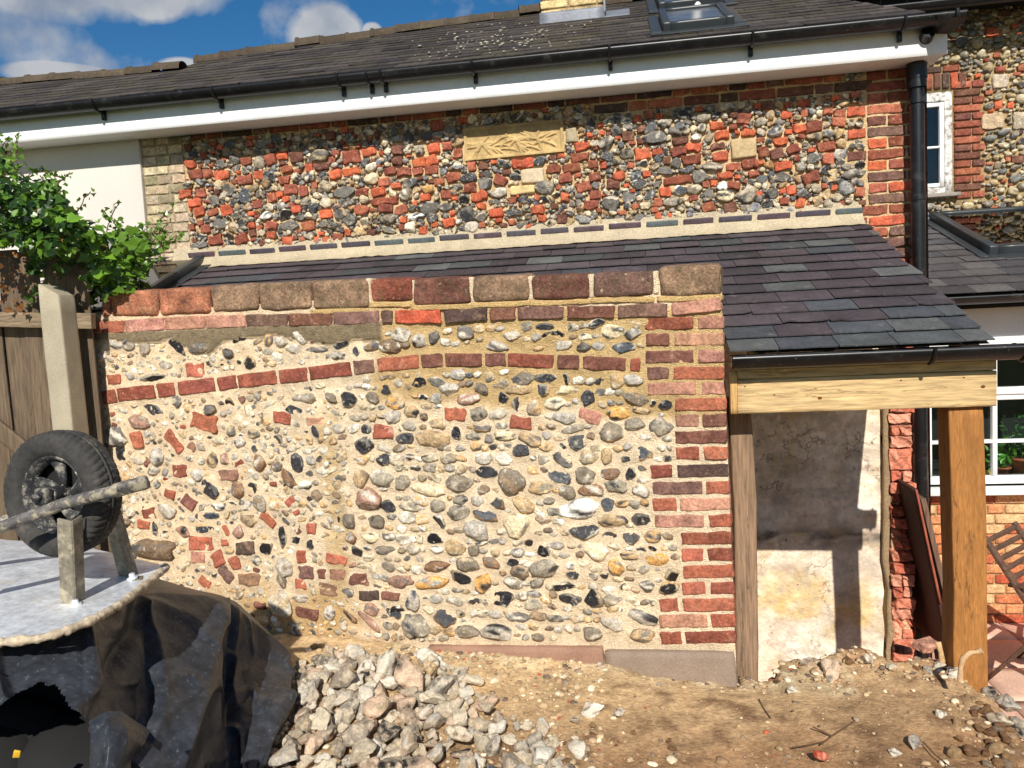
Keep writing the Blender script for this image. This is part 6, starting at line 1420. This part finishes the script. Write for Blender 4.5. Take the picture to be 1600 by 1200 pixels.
for (a, b, w) in ((at(101, 812, 2.44), on_z(107, 948, ZT_), .052), (at(168, 800, 2.80), on_z(196, 906, ZT_), .042)):
    q = NB(); beam(q, a, b, w, .010, up=(0, -1, 0), r=.004, cg=CG8, amp=.0008); d_ = np.array([w * .5, .02, 0]); beam(q, a + d_, b + d_, .006, .045, up=(0, -1, 0), r=.002, cg=CG8)
    V, Fc = rbox((.075, .075, .006), .003); q.add(V @ rotz(.5).T + b + [.025, .0, .004], Fc); q.build('front_stay', M_stay, wb)
    q = NB(); p = b + np.array([.035, -.01, .006]); lathe(q, [(.001, .022), (.010, .022), (.011, .010), (.020, .009), (.020, .002), (.001, .002)], p, (0, -.15, 1), seg=6); q.build('bolt', M_metal, wb)
# frame bars
q = NB(); bar = crs(np.array([at(*p) for p in ((-120, 866, 2.34), (0, 824, 2.42), (70, 799, 2.45), (100, 787, 2.45), (160, 772, 2.41), (190, 764, 2.39))]), 40); tube(q, bar, .0185, seg=14, rough=.03); e0, e1 = at(176, 768, 2.39), at(233, 752, 2.41); beam(q, e0, e1, .030, .042, r=.012, cg=CG8, amp=.001, up=(0, -.4, 1)); q.build('frame_tube', M_mtube, wb)
q = NB(); bar = crs(np.array([at(*p) for p in ((-120, 850, 2.75), (0, 815, 2.78), (100, 788, 2.80), (168, 778, 2.82))]), 30); tube(q, bar, .018, seg=12, rough=.03); q.build('frame_tube', M_mtube, wb)
# the wheel
wc = at(98, 770, 2.60); ax = CR @ np.array([-.29, -.03, .95]); ax /= np.linalg.norm(ax); Rw = .207
wh = NB(); prof = [(Rw * .60, .030), (Rw * .63, .038), (Rw * .70, .046), (Rw * .80, .049), (Rw * .89, .046), (Rw * .945, .040), (Rw * .975, .034), (Rw * .985, .024), (Rw * .993, .012), (Rw * .993, .009), (Rw * .978, .008), (Rw * .978, .004), (Rw, .003), (Rw, -.003), (Rw * .978, -.004), (Rw * .978, -.008), (Rw * .993, -.009), (Rw * .993, -.012), (Rw * .985, -.024), (Rw * .975, -.034), (Rw * .945, -.040), (Rw * .89, -.046), (Rw * .80, -.049), (Rw * .70, -.046), (Rw * .63, -.038), (Rw * .60, -.030)]
def tread(k, an, r):
    z_ = abs(prof[k][1]); 
    if r > Rw * .94 and z_ > .01: return r - .0045 * (((an * 54 / (2 * math.pi) + (z_ * 18)) % 1) < .28)
    return np.full(len(an), r)
prof = [(r, a * 1.22) for r, a in prof]; lathe(wh, prof, wc, ax, seg=432, mod=tread); whe = wh.build('tyre', M_rubber, wb)
def rimr(t): return Rw * t
M_rimm = mat('mortar_splashed_rim', (.03, .03, .032), rough=.6, mot=(20, .4), mot2=(70, .4), bump=(70, .7, .005), stain=[(20, .52, .62, sr(150, 142, 128), .85), (90, .6, .66, sr(190, 184, 170), .8)])
q = NB(); lathe(q, [(rimr(.60), -.028), (rimr(.615), .040), (rimr(.59), .043), (rimr(.56), .036), (rimr(.53), .020), (rimr(.50), .012), (rimr(.495), .004), (rimr(.52), .0), (rimr(.58), -.02)], wc, ax, seg=72)
u_ = np.cross(ax, [0, 0, 1.0]); u_ /= np.linalg.norm(u_); v_ = np.cross(ax, u_)
for k in range(5):
    t0 = k * 2 * math.pi / 5 + .5; V = []
    for i, t in enumerate(np.linspace(0, 1, 10)):
        r = Rw * (.13 + .40 * t); th = t0 + t * .55; hw = (.42 - .10 * math.sin(math.pi * t)) * (1 - .3 * t)
        for j in np.linspace(-1, 1, 6):
            an = th + j * hw; V.append(wc + (u_ * math.cos(an) + v_ * math.sin(an)) * r + ax * (.018 - .012 * j * j + .008 * math.sin(t * 3)))
    V = np.array(V); q.add(np.concatenate([V, V - ax * .004]), [gridfaces(10, 6), gridfaces(10, 6)[:, ::-1] + 60])
lathe(q, [(.001, .055), (.024, .054), (.027, .045), (.027, -.05), (.001, -.05)], wc, ax, seg=24)
q.build('rim', M_rimm, whe)
q = NB(); lathe(q, [(rimr(.60), -.024), (.001, -.02)], wc, ax, seg=40); q.build('inner_disc', M_dark, whe)
q = NB(); p = wc + ax * .075; tube(q, [wc - ax * .12, wc + ax * .10], .009, seg=10); R_ = np.stack([np.cross(v_, ax), v_, ax], 1); V, Fc = rbox((.05, .055, .03), .006, CG4); q.add(V @ R_.T + p, Fc); lathe(q, [(.001, .035), (.013, .034), (.014, .022), (.014, .0)], p, ax, seg=6); q.build('axle_bracket', M_rimm, wb)
